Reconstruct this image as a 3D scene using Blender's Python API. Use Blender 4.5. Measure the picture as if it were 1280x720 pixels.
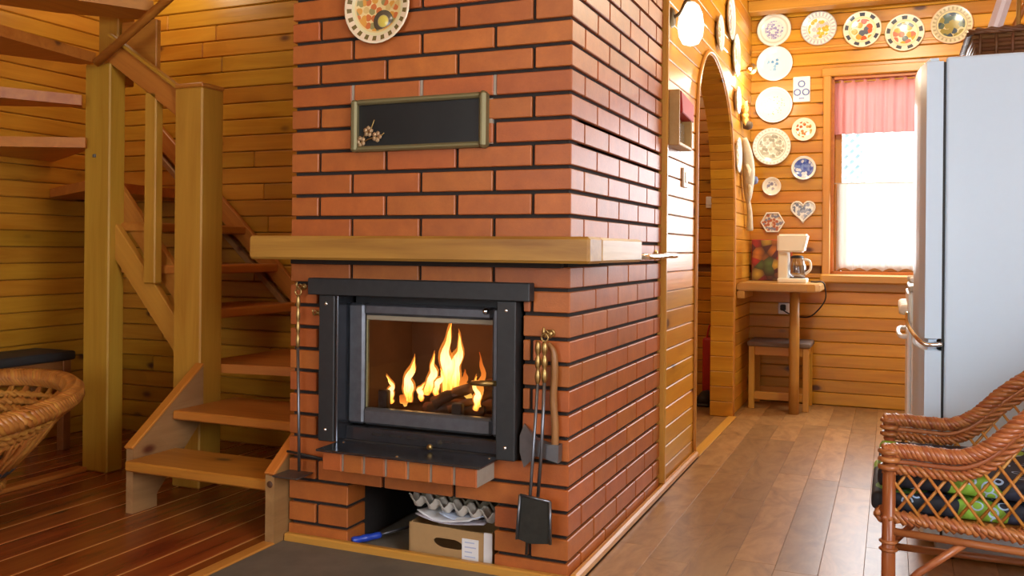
import bpy, bmesh, math, random
from mathutils import Vector, Matrix, Euler
random.seed(11)
for o in list(bpy.data.objects): bpy.data.objects.remove(o)
S = bpy.context.scene
C = S.collection

# ------------------------------------------------------------------ camera
YAW, ROLL, F = -0.4007, 0.009, 1121.6
cam = bpy.data.objects.new('camera', bpy.data.cameras.new('camera'))
C.objects.link(cam)
_fw = Vector((math.sin(YAW), math.cos(YAW), 0)); _rt = Vector((math.cos(YAW), -math.sin(YAW), 0)); _up = Vector((0, 0, 1))
_r = _rt*math.cos(ROLL) + _up*math.sin(ROLL); _u = -_rt*math.sin(ROLL) + _up*math.cos(ROLL)
M = Matrix((_r, _u, -_fw)).transposed().to_4x4(); M.translation = (0.8902, -2.5536, 1.008)
cam.matrix_world = M
cam.data.sensor_width = 36; cam.data.lens = 36*F/1280; cam.data.shift_y = -48.4/1280
cam.data.clip_start = 0.02
S.camera = cam
# ------------------------------------------------------------------ world, daylight, exposure
wd = bpy.data.worlds.new('daylight'); S.world = wd; wd.use_nodes = True
bg = wd.node_tree.nodes['Background']; bg.inputs[0].default_value = (0.86, 0.93, 1.0, 1); bg.inputs[1].default_value = 7.0
def area(name, loc, target, sx, sy, power, col):
    l = bpy.data.lights.new(name, 'AREA'); l.shape = 'RECTANGLE'; l.size = sx; l.size_y = sy; l.energy = power; l.color = col
    o = bpy.data.objects.new(name, l); C.objects.link(o); o.location = loc
    o.rotation_euler = (Vector(target)-Vector(loc)).to_track_quat('-Z', 'Y').to_euler()
    return o
# daylight of the living-room windows behind the photographer and of the kitchen window
area('rear_window_light', (-.6, -4.9, 1.5), (-.2, 0, 1.1), 2.2, 1.4, 6, (1.0, 0.95, 0.88))
area('side_window_light', (2.2, -1.9, 1.5), (-.6, -.3, .9), 1.4, 1.3, 44, (0.98, 0.97, 1.0))
area('kitchen_window_light', (.97, 3.66, 1.42), (.9, 1.0, 1.1), .85, 1.05, 34, (0.86, 0.93, 1.0))
S.view_settings.view_transform = 'Standard'; S.view_settings.look = 'None'
S.view_settings.exposure = -0.04; S.view_settings.gamma = 1; S.view_settings.use_curve_mapping = False

# ------------------------------------------------------------------ helpers
WL = {}; WM = {}
def tag(o, label=None, cat=None, group=None, kind=None):
    if label: o['label'] = label
    if cat: o['category'] = cat
    if group: o['group'] = group
    if kind: o['kind'] = kind
    return o
def put(o, loc, parent=None):
    loc = Vector(loc); WL[o.name] = loc
    o.location = loc; WM[o.name] = Matrix.Translation(loc) @ o.rotation_euler.to_matrix().to_4x4()
    if parent is not None:
        o.parent = parent; o.matrix_parent_inverse = WM[parent.name].inverted()
    return o
def thing(name, label, cat, loc, group=None):
    o = bpy.data.objects.new(name, None); C.objects.link(o); o.empty_display_size = .05
    put(o, loc); return tag(o, label, cat, group)
def mesh_obj(name, me, loc, parent=None, rot=None):
    o = bpy.data.objects.new(name, me); C.objects.link(o)
    if rot is not None: o.rotation_euler = rot
    return put(o, loc, parent)
def obj(name, bm, mat, parent=None, smooth=False, loc=None):
    """bm in world coordinates -> object whose origin is the centre of its box"""
    vs = [v.co for v in bm.verts]
    if loc is None:
        lo = Vector((min(v.x for v in vs), min(v.y for v in vs), min(v.z for v in vs)))
        hi = Vector((max(v.x for v in vs), max(v.y for v in vs), max(v.z for v in vs)))
        loc = (lo+hi)/2
    loc = Vector(loc)
    bmesh.ops.translate(bm, verts=bm.verts, vec=-loc)
    me = bpy.data.meshes.new(name); bm.to_mesh(me); bm.free()
    if mat: me.materials.append(mat)
    if smooth:
        for p in me.polygons: p.use_smooth = True
    return mesh_obj(name, me, loc, parent)
BOXES = {}
def box_mesh(dx, dy, dz, mat, bev):
    key = (round(dx, 4), round(dy, 4), round(dz, 4), mat.name, round(bev, 4))
    if key in BOXES: return BOXES[key]
    bm = bmesh.new(); bmesh.ops.create_cube(bm, size=1)
    for v in bm.verts: v.co = Vector((v.co.x*dx, v.co.y*dy, v.co.z*dz))
    if bev > 0: bmesh.ops.bevel(bm, geom=bm.edges[:], offset=min(bev, dx*.45, dy*.45, dz*.45), segments=1, affect='EDGES')
    me = bpy.data.meshes.new('box'); bm.to_mesh(me); bm.free(); me.materials.append(mat)
    BOXES[key] = me
    return me
def box(name, x0, x1, y0, y1, z0, z1, mat, parent=None, bev=.003):
    me = box_mesh(abs(x1-x0), abs(y1-y0), abs(z1-z0), mat, bev)
    return mesh_obj(name, me, ((x0+x1)/2, (y0+y1)/2, (z0+z1)/2), parent)
def beam(name, p0, p1, w, h, mat, parent=None, bev=.003, up=(0, 0, 1)):
    """box from p0 to p1, local X along its length; w across, h along up"""
    p0, p1 = Vector(p0), Vector(p1); d = p1-p0; L = d.length; x = d/L
    y = Vector(up).cross(x).normalized(); z = x.cross(y)
    o = mesh_obj(name, box_mesh(L, w, h, mat, bev), (p0+p1)/2, parent)
    o.rotation_euler = Matrix((x, y, z)).transposed().to_euler()
    return o
def add_box(bm, x0, x1, y0, y1, z0, z1):
    r = bmesh.ops.create_cube(bm, size=1)
    for v in r['verts']:
        v.co = Vector(((x0+x1)/2+v.co.x*(x1-x0), (y0+y1)/2+v.co.y*(y1-y0), (z0+z1)/2+v.co.z*(z1-z0)))
def smooth_path(pts, n=6, closed=False):
    P = [Vector(p) for p in pts]; out = []; m = len(P)
    for i in range(m if closed else m-1):
        if closed: a, b, c, d = P[i-1], P[i], P[(i+1) % m], P[(i+2) % m]
        else: a, b, c, d = P[max(i-1, 0)], P[i], P[i+1], P[min(i+2, m-1)]
        for k in range(n):
            t = k/n
            out.append(.5*((2*b)+(c-a)*t+(2*a-5*b+4*c-d)*t*t+(3*b-a-3*c+d)*t**3))
    if not closed: out.append(P[-1])
    return out
def frames(P, closed=False):
    n = len(P); T = []
    for i in range(n):
        if closed: t = P[(i+1) % n]-P[i-1]
        else: t = P[min(i+1, n-1)]-P[max(i-1, 0)]
        T.append(t.normalized() if t.length > 1e-9 else Vector((0, 0, 1)))
    a = Vector((0, 0, 1)) if abs(T[0].z) < .9 else Vector((0, 1, 0))
    N = [(a-T[0]*a.dot(T[0])).normalized()]
    for i in range(1, n):
        v = N[-1]-T[i]*N[-1].dot(T[i]); N.append(v.normalized())
    return T, N
def add_tube(bm, pts, r, seg=8, closed=False):
    P = [Vector(p) for p in pts]; T, N = frames(P, closed); n = len(P); rings = []
    for i in range(n):
        rr = r[i] if isinstance(r, (list, tuple)) else r
        B = T[i].cross(N[i])
        rings.append([bm.verts.new(P[i]+(N[i]*math.cos(2*math.pi*k/seg)+B*math.sin(2*math.pi*k/seg))*rr) for k in range(seg)])
    for i in range(n if closed else n-1):
        A, D = rings[i], rings[(i+1) % n]
        for k in range(seg): bm.faces.new((A[k], A[(k+1) % seg], D[(k+1) % seg], D[k]))
    if not closed:
        bm.faces.new(rings[0][::-1]); bm.faces.new(rings[-1])
def tube(name, pts, r, mat, parent=None, seg=8, closed=False, smooth=True):
    bm = bmesh.new(); add_tube(bm, pts, r, seg, closed); return obj(name, bm, mat, parent, smooth)
def braid(pts, rb, turns, n, j, closed=False):
    P = [Vector(p) for p in pts]; T, N = frames(P, closed); out = []
    m = len(P)
    for i in range(m):
        ph = 2*math.pi*(turns*i/(m if closed else m-1)+j/n); B = T[i].cross(N[i])
        out.append(P[i]+(N[i]*math.cos(ph)+B*math.sin(ph))*rb)
    return out
def add_lathe(bm, prof, seg=24, origin=(0, 0, 0), rot=None):
    o = Vector(origin); R = rot.to_matrix() if rot is not None else Matrix.Identity(3); rings = []
    for r, h in prof:
        if r < 1e-6: rings.append([bm.verts.new(o+R @ Vector((0, 0, h)))])
        else: rings.append([bm.verts.new(o+R @ Vector((r*math.cos(2*math.pi*k/seg), r*math.sin(2*math.pi*k/seg), h))) for k in range(seg)])
    for A, D in zip(rings, rings[1:]):
        for k in range(seg):
            a = [A[0]] if len(A) == 1 else [A[k], A[(k+1) % seg]]
            d = [D[0]] if len(D) == 1 else [D[(k+1) % seg], D[k]]
            if len(a)+len(d) > 2: bm.faces.new(a+d)
def lathe(name, prof, mat, origin, parent=None, seg=24, rot=None, smooth=True):
    """local lathe mesh around local Z; rot turns the object"""
    bm = bmesh.new(); add_lathe(bm, prof, seg)
    me = bpy.data.meshes.new(name); bm.to_mesh(me); bm.free(); me.materials.append(mat)
    if smooth:
        for p in me.polygons: p.use_smooth = True
    return mesh_obj(name, me, origin, parent, rot)
def add_panel(bm, outer, holes, f0, f1):
    """flat panel with holes: outlines in 2D, f0/f1 map (a,b) to the two faces"""
    loops = [outer]+holes; fl = []
    for f in (f0, f1):
        vl = []; ed = []
        for lp in loops:
            v = [bm.verts.new(f(*p)) for p in lp]; vl.append(v)
            ed += [bm.edges.new((v[i], v[(i+1) % len(v)])) for i in range(len(v))]
        bmesh.ops.triangle_fill(bm, use_beauty=True, edges=ed); fl.append(vl)
    for a, b in zip(*fl):
        for i in range(len(a)):
            j = (i+1) % len(a); bm.faces.new((a[i], a[j], b[j], b[i]))
    bmesh.ops.recalc_face_normals(bm, faces=bm.faces[:])
def panel(name, outer, holes, f0, f1, mat, parent=None):
    bm = bmesh.new(); add_panel(bm, outer, holes, f0, f1); return obj(name, bm, mat, parent)
def soft_box(name, x0, x1, y0, y1, z0, z1, mat, parent=None, r=.03, seg=4, sub=0, wob=0):
    bm = bmesh.new(); add_box(bm, x0, x1, y0, y1, z0, z1)
    bmesh.ops.bevel(bm, geom=bm.edges[:], offset=r, segments=seg, affect='EDGES', profile=.6)
    if sub: bmesh.ops.subdivide_edges(bm, edges=[e for e in bm.edges if e.calc_length() > .04], cuts=sub, use_grid_fill=True)
    if wob:
        for v in bm.verts:
            v.co.z += wob*math.sin(v.co.x*37+v.co.y*21)*.6+wob*math.sin(v.co.y*43-v.co.x*11)*.5
    return obj(name, bm, mat, parent, True)

# ------------------------------------------------------------------ materials
class NT:
    def __init__(s, name):
        s.m = bpy.data.materials.new(name); s.m.use_nodes = True; s.t = s.m.node_tree; s.n = s.t.nodes; s.l = s.t.links
        s.b = s.n['Principled BSDF']; s.out = s.n['Material Output']
    def new(s, ty, **k):
        n = s.n.new(ty)
        for a, v in k.items(): setattr(n, a, v)
        return n
    def ln(s, a, b): s.l.new(a, b)
    def val(s, sock, v):
        if hasattr(v, 'is_output'): s.ln(v, sock)
        else: sock.default_value = v
    def math(s, op, a, b=0.0, c=0.0):
        n = s.new('ShaderNodeMath', operation=op); s.val(n.inputs[0], a); s.val(n.inputs[1], b); s.val(n.inputs[2], c); return n.outputs[0]
    def vmath(s, op, a, b=(0, 0, 0)):
        n = s.new('ShaderNodeVectorMath', operation=op); s.val(n.inputs[0], a); s.val(n.inputs[1], b); return n.outputs[0]
    def mix(s, f, a, b, bt='MIX'):
        n = s.new('ShaderNodeMix', data_type='RGBA', blend_type=bt); s.val(n.inputs[0], f)
        s.val(n.inputs[6], a if hasattr(a, 'is_output') else (*a, 1)); s.val(n.inputs[7], b if hasattr(b, 'is_output') else (*b, 1)); return n.outputs[2]
    def ramp(s, f, stops, interp='LINEAR'):
        n = s.new('ShaderNodeValToRGB'); n.color_ramp.interpolation = interp; e = n.color_ramp.elements
        while len(e) < len(stops): e.new(.5)
        for q, (p, c) in zip(e, stops): q.position = p; q.color = (*c, 1)
        s.val(n.inputs[0], f); return n.outputs[0]
    def noise(s, vec, scale, detail=3, rough=.5, dist=0):
        n = s.new('ShaderNodeTexNoise'); s.val(n.inputs['Vector'], vec); n.inputs['Scale'].default_value = scale
        n.inputs['Detail'].default_value = detail; n.inputs['Roughness'].default_value = rough; n.inputs['Distortion'].default_value = dist; return n.outputs['Fac']
    def voro(s, vec, scale, rnd=1.0):
        n = s.new('ShaderNodeTexVoronoi'); s.val(n.inputs['Vector'], vec); n.inputs['Scale'].default_value = scale; n.inputs['Randomness'].default_value = rnd
        return n.outputs['Distance'], n.outputs['Color']
    def sep(s, v):
        n = s.new('ShaderNodeSeparateXYZ'); s.val(n.inputs[0], v); return n.outputs
    def objc(s, rnd=True):
        v = s.new('ShaderNodeTexCoord').outputs['Object']
        if rnd:
            r = s.rand(); q = s.new('ShaderNodeCombineXYZ')
            for i, k in enumerate((31.0, 17.0, 53.0)): s.val(q.inputs[i], s.math('MULTIPLY', r, k))
            v = s.vmath('ADD', v, q.outputs[0])
        return v
    def rand(s): return s.new('ShaderNodeObjectInfo').outputs['Random']
    def bump(s, h, st, d=.01):
        n = s.new('ShaderNodeBump'); n.inputs['Strength'].default_value = st; n.inputs['Distance'].default_value = d; s.ln(h, n.inputs['Height']); s.ln(n.outputs[0], s.b.inputs['Normal'])
def plain(name, col, rough=.5, metal=0.0, spec=.5, vary=.06, scale=40, bump=0):
    t = NT(name); v = t.objc(); n = t.noise(v, scale, 4, .6)
    c = t.mix(n, tuple(x*(1-vary) for x in col), tuple(min(1, x*(1+vary)) for x in col))
    t.ln(c, t.b.inputs['Base Color']); t.b.inputs['Roughness'].default_value = rough; t.b.inputs['Metallic'].default_value = metal
    t.b.inputs['Specular IOR Level'].default_value = spec
    if bump: t.bump(n, bump, .004)
    return t.m
def wood(name, light, dark, axis='X', knots=.7, rough=.32, vary=.3, knotcol=(.10, .03, .01), spec=.45):
    t = NT(name); v = t.objc()
    def st(a, c): return tuple(a if ax == axis else c for ax in 'XYZ')
    n1 = t.noise(t.vmath('MULTIPLY', v, st(.8, 9)), 1.7, 4, .6, .8)
    col = t.ramp(n1, [(.28, dark), (.52, tuple((a*.6+b*.4) for a, b in zip(light, dark))), (.72, light)])
    n2 = t.noise(t.vmath('MULTIPLY', v, st(1.5, 70)), 1.3, 3, .6)
    col = t.mix(t.math('MULTIPLY', n2, .28), col, tuple(x*.45 for x in dark))
    if knots > 0:
        d, c = t.voro(t.vmath('MULTIPLY', v, st(4.5, 9)), 1.0)
        pick = t.math('GREATER_THAN', t.sep(c)[0], 1-knots*.34)
        k = t.math('MULTIPLY', t.math('SUBTRACT', 1.0, t.math('SMOOTH_MIN', t.math('DIVIDE', d, .22), 1.0, .1)), pick)
        ring = t.math('MULTIPLY', t.math('SUBTRACT', 1.0, t.math('MINIMUM', t.math('DIVIDE', d, .5), 1.0)), pick)
        col = t.mix(t.math('MULTIPLY', ring, .55), col, tuple(x*.55 for x in dark))
        col = t.mix(t.math('MINIMUM', t.math('MULTIPLY', k, 2.2), 1.0), col, knotcol)
    h = t.new('ShaderNodeHueSaturation'); t.ln(col, h.inputs['Color'])
    t.val(h.inputs['Value'], t.math('ADD', t.math('MULTIPLY', t.rand(), vary), 1-vary/2))
    t.val(h.inputs['Hue'], t.math('ADD', t.math('MULTIPLY', t.math('FRACT', t.math('MULTIPLY', t.rand(), 7.3)), .016), .492))
    t.ln(h.outputs[0], t.b.inputs['Base Color']); t.b.inputs['Roughness'].default_value = rough
    t.b.inputs['Specular IOR Level'].default_value = spec
    t.bump(n2, .12, .003)
    return t.m
PL, PD = (.64, .31, .030), (.47, .18, .010)
pineX = wood('pine panel x', PL, PD, 'X'); pineY = wood('pine panel y', PL, PD, 'Y'); pineZ = wood('pine board z', PL, PD, 'Z', .4)
postZ = wood('yellow pine post', (.56, .31, .035), (.43, .21, .016), 'Z', .12, .45, .12)
postX = wood('yellow pine beam', (.56, .29, .035), (.43, .19, .016), 'X', .12, .45, .12)
stairX = wood('orange stair pine', (.60, .23, .035), (.42, .13, .015), 'X', .35, .42, .2)
stairY = wood('orange stair pine y', (.60, .23, .035), (.42, .13, .015), 'Y', .35, .42, .2)
stairGrey = wood('weathered stringer', (.48, .27, .10), (.32, .17, .06), 'X', .8, .5, .1)
mantelX = wood('mantel oak', (.50, .25, .045), (.24, .095, .014), 'X', .0, .42, .05)
deckY = wood('red deck board', (.37, .10, .02), (.22, .045, .01), 'Y', .3, .2, .4)
gapM = plain('pale floor groove', (.66, .34, .09), .4)
def laminate():
    t = NT('laminate board'); v = t.objc()
    a = t.noise(t.vmath('MULTIPLY', v, (5, 2.4, 5)), 1.6, 5, .62, 2.2); b = t.noise(t.vmath('MULTIPLY', v, (40, 3, 40)), 1.2, 3, .6, .5)
    c = t.ramp(a, [(.25, (.18, .085, .028)), (.48, (.31, .165, .058)), (.62, (.38, .215, .082)), (.8, (.27, .14, .05))])
    c = t.mix(t.math('MULTIPLY', b, .35), c, (.13, .06, .02))
    h = t.new('ShaderNodeHueSaturation'); t.ln(c, h.inputs['Color']); t.val(h.inputs['Value'], t.math('ADD', t.math('MULTIPLY', t.rand(), .45), .80))
    t.ln(h.outputs[0], t.b.inputs['Base Color']); t.b.inputs['Roughness'].default_value = .36; t.bump(b, .05, .002); return t.m
lamY = laminate()
trimY = wood('honey trim y', (.64, .32, .06), (.48, .21, .03), 'Y', .1, .35, .1)
trimX = wood('honey trim x', (.64, .32, .06), (.48, .21, .03), 'X', .1, .35, .1)
trimZ = wood('honey trim z', (.64, .32, .06), (.48, .21, .03), 'Z', .1, .35, .1)
shade = plain('dark groove', (.16, .065, .018), .8)
def brick_mat(name, a, b):
    t = NT(name); v = t.objc(); n = t.noise(v, 14, 5, .65); n2 = t.noise(v, 160, 2, .6)
    c = t.ramp(n, [(.25, b), (.6, a), (.85, tuple(min(1, x*1.2) for x in a))])
    c = t.mix(t.math('MULTIPLY', n2, .25), c, tuple(x*.5 for x in b))
    h = t.new('ShaderNodeHueSaturation'); t.ln(c, h.inputs['Color'])
    t.val(h.inputs['Value'], t.math('ADD', t.math('MULTIPLY', t.rand(), .22), .88))
    t.val(h.inputs['Hue'], t.math('ADD', t.math('MULTIPLY', t.math('FRACT', t.math('MULTIPLY', t.rand(), 9.1)), .010), .496))
    t.ln(h.outputs[0], t.b.inputs['Base Color']); t.b.inputs['Roughness'].default_value = .45; t.b.inputs['Specular IOR Level'].default_value = .5
    t.bump(n2, .25, .002); return t.m
brickM = brick_mat('red brick', (.44, .12, .022), (.34, .086, .016))
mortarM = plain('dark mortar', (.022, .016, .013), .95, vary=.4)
blackM = plain('black iron', (.034, .035, .036), .5, .4, vary=.3)
steelM = plain('grey steel', (.16, .17, .19), .35, .85, vary=.15)
darkSteel = plain('dark sheet steel', (.12, .13, .15), .2, .85, vary=.2)
brassM = plain('brass', (.42, .28, .10), .38, .9)
brassPaint = plain('olive gold frame', (.19, .165, .075), .5, .4)
chromeM = plain('polished metal', (.80, .80, .80), .2, 1.0)
whiteM = plain('white enamel', (.80, .82, .84), .25, vary=.02)
fridgeM = plain('daylight-blue fridge steel', (.60, .78, .95), .3, vary=.015)  # white steel tinted blue: daylight put into the base colour
creamM = plain('cream plastic', (.82, .78, .68), .35, vary=.02)
rubberM = plain('black rubber', (.012, .012, .012), .6)
soot = plain('sooty firebrick', (.05, .024, .015), .9, vary=.5, scale=12)
slateM = plain('grey hearth slate', (.13, .115, .09), .55, vary=.5, scale=9)
cardM = plain('brown cardboard', (.42, .25, .10), .8, vary=.1)
paperM = plain('white paper', (.78, .77, .76), .7, vary=.04)
pulpM = plain('egg tray pulp', (.52, .47, .40), .9, vary=.15)
pulpD = plain('dark egg tray pulp', (.17, .15, .10), .9, vary=.3)
wickM = wood('honey wicker', (.58, .26, .055), (.38, .13, .02), 'X', 0, .33, .25)
wickD = wood('red-brown wicker', (.46, .17, .055), (.27, .075, .022), 'X', 0, .3, .25)
basketM = wood('brown basket cane', (.20, .085, .03), (.10, .035, .012), 'X', 0, .5, .3)
redM = plain('red cloth', (.42, .025, .02), .6)
blueP = plain('blue plastic', (.02, .06, .45), .35)
blackSeat = plain('black seat cover', (.035, .035, .035), .6)

# ------------------------------------------------------------------ structure: floors
def struct(o, label, cat): return tag(o, label, cat, None, 'structure')
fl = struct(box('floor', -3.2, -1.06, -5.1, 1.24, -.06, -.002, gapM, None, 0), 'reddish-brown timber board floor on the left beside the staircase', 'floor')
x = -3.18
while x < -1.08:
    x1 = min(x+.146, -1.075)
    box('plank', x+.005, x1-.005, -2.9, 1.149, -.03, 0, deckY, fl, .002); x += .146
fk = struct(box('floor', -1.3, 2.3, -5.1, 3.75, -.08, -.012, shade, None, 0), 'brown laminate plank floor running into the kitchen', 'floor')
for i in range(18):
    x0 = .03+i*.131
    if x0 > 2.2: break
    y = -2.8-random.random()*1.1
    while y < 3.7:
        y1 = min(y+1.25, 3.7); ya = max(y, -2.8)
        if y1-ya > .03: box('plank', x0+.0003, x0+.1307, ya+.0003, y1-.0003, -.02, 0, lamY, fk, .0008)
        y += 1.25
# laminate inside the archway
for i in range(9):
    x0 = -1.15+i*.131
    box('plank', x0+.0006, min(x0+.1304, .029), 1.84, 3.7, -.02, 0, lamY, fk, .0008)
hs = tag(box('hearth_sheet', -1.02, .028, -1.5, -.028, -.012, .006, slateM, None, .002), 'dark grey sheet on the floor in front of the fireplace', 'hearth plate')
def trim(n, label, *a): return struct(box('trim_%d' % n, *a), label, 'trim')
trim(1, 'yellow wooden strip along the left edge of the grey hearth sheet', -1.07, -1.022, -1.5, -.07, -.006, .01, trimY, None, .003)
trim(2, 'honey wooden strip at the foot of the fireplace front', -1.02, .03, -.028, -.002, 0, .03, trimX, None, .005)
trim(3, 'honey wooden baseboard along the fireplace side and kitchen partition', .002, .03, 0, 1.84, 0, .032, trimY, None, .008)
trim(4, 'yellow wooden threshold strip across the archway floor', -.02, .03, 1.845, 2.99, 0, .007, trimY, None, .002)

# ------------------------------------------------------------------ structure: walls
PZ = .0832; TOP = 2.66
wb = struct(box('wall_back', -3.2, -.15, 1.172, 1.24, -.07, TOP, shade, None, 0), 'pine plank wall behind the staircase', 'wall')
wl = struct(box('wall_left', -3.26, -3.172, -5.1, 1.24, -.07, TOP, shade, None, 0), 'pine plank wall at the far left under the stair', 'wall')
i = 0
while i*PZ < TOP-.02:
    z0, z1 = i*PZ, min((i+1)*PZ, TOP)
    cut = random.uniform(-2.8, -1.3)
    box('plank', -3.17, cut-.0006, 1.15, 1.172, z0+.0014, z1-.0014, pineX, wb, .005)
    box('plank', cut+.0006, -.15, 1.15, 1.172, z0+.0014, z1-.0014, pineX, wb, .005)
    box('plank', -3.172, -3.15, -2.2, 1.149, z0+.0014, z1-.0014, pineY, wl, .005)
    i += 1
# partition with the archway, plane x = 0, thickness .125
ARCH = smooth_path([(1.84, 1.45, 0), (1.845, 1.68, 0), (1.89, 1.86, 0), (2.03, 2.0, 0), (2.2, 2.055, 0), (2.4, 2.035, 0), (2.63, 1.945, 0), (2.82, 1.78, 0), (2.93, 1.56, 0), (2.985, 1.3, 0)], 5)
ARCH = [(1.84, 0)]+[(p.x, p.y) for p in ARCH]+[(3.0, 1.1), (3.0, 0)]
def arch_y(z):
    L, R = [], []
    for (a, b), (c, d) in zip(ARCH, ARCH[1:]):
        if (b-z)*(d-z) <= 0 and b != d:
            y = a+(c-a)*(z-b)/(d-b); (L if d > b else R).append(y)
    return (L[0], R[0]) if L and R else None
outer = [(1.149, 0)]+ARCH+[(3.7, 0), (3.7, TOP), (1.149, TOP)]
wp = struct(panel('wall_partition', outer, [], lambda a, b: (-.018, a, b), lambda a, b: (-.107, a, b), shade), 'pine plank partition with an arched doorway between fireplace and kitchen', 'wall')
def quad_prism(name, pts, x0, x1, mat, parent):
    bm = bmesh.new(); a = [bm.verts.new((x0, *p)) for p in pts]; b = [bm.verts.new((x1, *p)) for p in pts]
    bm.faces.new(a); bm.faces.new(b[::-1])
    for k in range(len(pts)): bm.faces.new((a[k], b[k], b[(k+1) % len(pts)], a[(k+1) % len(pts)]))
    bmesh.ops.recalc_face_normals(bm, faces=bm.faces[:])
    bmesh.ops.bevel(bm, geom=bm.edges[:], offset=.0035, segments=1, affect='EDGES')
    return obj(name, bm, mat, parent)
i = 0
while i*PZ < TOP-.02:
    z0, z1 = i*PZ+.0014, min((i+1)*PZ, TOP)-.0014
    a, b = arch_y(z0), arch_y(z1)
    for xa, xb in ((-.018, 0), (-.125, -.107)):
        if a and b:
            quad_prism('plank', [(1.149, z0), (a[0]-.002, z0), (b[0]-.002, z1), (1.149, z1)], xa, xb, pineY, wp)
            quad_prism('plank', [(a[1]+.002, z0), (3.699, z0), (3.699, z1), (b[1]+.002, z1)], xa, xb, pineY, wp)
        elif a:
            m = (a[0]+a[1])/2
            quad_prism('plank', [(1.149, z0), (a[0]-.002, z0), (m, 2.058), (a[1]+.002, z0), (3.699, z0), (3.699, z1), (1.149, z1)] if z1 > 2.06 else [(1.149, z0), (a[0], z0), (a[0], z1), (1.149, z1)], xa, xb, pineY, wp)
        else:
            quad_prism('plank', [(1.149, z0), (3.699, z0), (3.699, z1), (1.149, z1)], xa, xb, pineY, wp)
    i += 1
# arch lining boards, one by one along the outline
path = []
for (a, b), (c, d) in zip(ARCH, ARCH[1:]):
    n = max(1, int(math.hypot(c-a, d-b)/.085)); path += [(a+(c-a)*k/n, b+(d-b)*k/n) for k in range(n)]
path.append(ARCH[-1])
al = tag(thing('arch_lining', 'pine board lining inside the arched doorway', 'arch', (-.06, 2.42, 0)), kind='structure')
for p, q in zip(path, path[1:]):
    P0, P1 = Vector((-.062, *p)), Vector((-.062, *q)); d = (P1-P0).normalized()
    inw = Vector((0, -d.z, d.y)) * -1
    off = inw*.008
    beam('lining_board', P0+d*.0008+off, P1-d*.0008+off, .138, .016, pineY, al, .003, up=(inw))
bm = bmesh.new()
PT = [Vector((.006, a, b)) for a, b in path]
add_tube(bm, PT, .011, 6); obj('edge_bead', bm, trimZ, al, True)
tag(box('corner_post', -.02, .022, 1.149, 1.175, .03, TOP, trimZ, None, .006), 'slim vertical wooden corner strip between brick side and plank partition', 'trim', kind='structure')
# kitchen wall with window opening, plane y = 3.7
WX0, WX1, WZ0, WZ1 = .515, 1.42, .865, 2.16
wk = struct(panel('wall_kitchen', [(-1.3, -.1), (2.3, -.1), (2.3, TOP), (-1.3, TOP)], [[(WX0, WZ0), (WX1, WZ0), (WX1, WZ1), (WX0, WZ1)]], lambda a, b: (a, 3.722, b), lambda a, b: (a, 3.84, b), shade), 'pine plank kitchen wall hung with painted plates', 'wall')
i = 0
while i*PZ < TOP-.02:
    z0, z1 = i*PZ+.0014, min((i+1)*PZ, TOP)-.0014
    segs = [(-1.3, 2.3)]
    if z1 > WZ0-.0 and z0 < WZ1: segs = [(-1.3, WX0-.0), (WX1, 2.3)]
    if z1 > WZ0 and z0 < WZ0: z1 = WZ0
    for a, b in segs: box('plank', a, b, 3.70, 3.722, z0, z1, pineX, wk, .005)
    i += 1
bb = struct(box('wall_beam', -.0, 2.3, 3.693, 3.70, 2.355, 2.372, trimX, None, .004), 'narrow wooden ledge strip under the top row of plates', 'trim')
wr = struct(panel('wall_right', [(-5.1, -.1), (3.84, -.1), (3.84, TOP), (-5.1, TOP)], [[(-2.65, .8), (-1.15, .8), (-1.15, 2.2), (-2.65, 2.2)]], lambda a, b: (2.24, a, b), lambda a, b: (2.32, a, b), pineY), 'wooden wall behind the fridge at the right edge', 'wall')
struct(panel('wall_rear', [(-3.3, -.1), (2.32, -.1), (2.32, TOP), (-3.3, TOP)], [[(-1.75, .75), (.55, .75), (.55, 2.25), (-1.75, 2.25)]], lambda a, b: (a, -5.02, b), lambda a, b: (a, -5.1, b), pineX), 'wooden wall with a window behind the photographer', 'wall')
ce = struct(box('ceiling', -3.3, 2.4, -5.1, 3.9, TOP, TOP+.06, pineX, None, 0), 'wooden ceiling of the cabin', 'ceiling')
tag(box('ceiling_beam', .0, 2.12, 3.50, 3.62, 2.585, TOP, postX, None, .006), 'pale wooden ceiling beam above the row of plates', 'beam', kind='structure')
struct(box('wall_hall', -1.35, -1.22, 1.2, 3.8, -.1, TOP, pineY, None, 0), 'wooden wall inside the room beyond the arch', 'wall')

# ------------------------------------------------------------------ brick fireplace
PZB = .0747
zk = lambda k: .064+PZB*(22-k)
FP = thing('brick_fireplace', 'large red brick fireplace with dark recessed joints', 'fireplace', (-.5, .57, 0))
OPEN = [(-.885, -.152, .363, .886), (-.78, -.243, -.1, .213), (-.758, -.286, 1.334, 1.483)]
def clip(x0, x1, za, zb):
    segs = [(x0, x1)]
    for a, b, c, d in OPEN:
        if za < d-.01 and zb > c+.01:
            n = []
            for p, q in segs:
                if q <= a or p >= b: n.append((p, q))
                else:
                    if p < a: n.append((p, a))
                    if q > b: n.append((b, q))
            segs = n
    return [(p, q) for p, q in segs if q-p > .012]
upper = bmesh.new(); left = bmesh.new()
J = .0118
def brick(x0, x1, y0, y1, z0, z1, r):
    if r < -3: add_box(upper, x0, x1, y0, y1, z0, z1)
    else: box('brick', x0+.0007, x1-(.0007 if x1 < 0 else 0), y0-random.random()*.0012, y1, z0, z1, brickM, FP, .0025)
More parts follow.
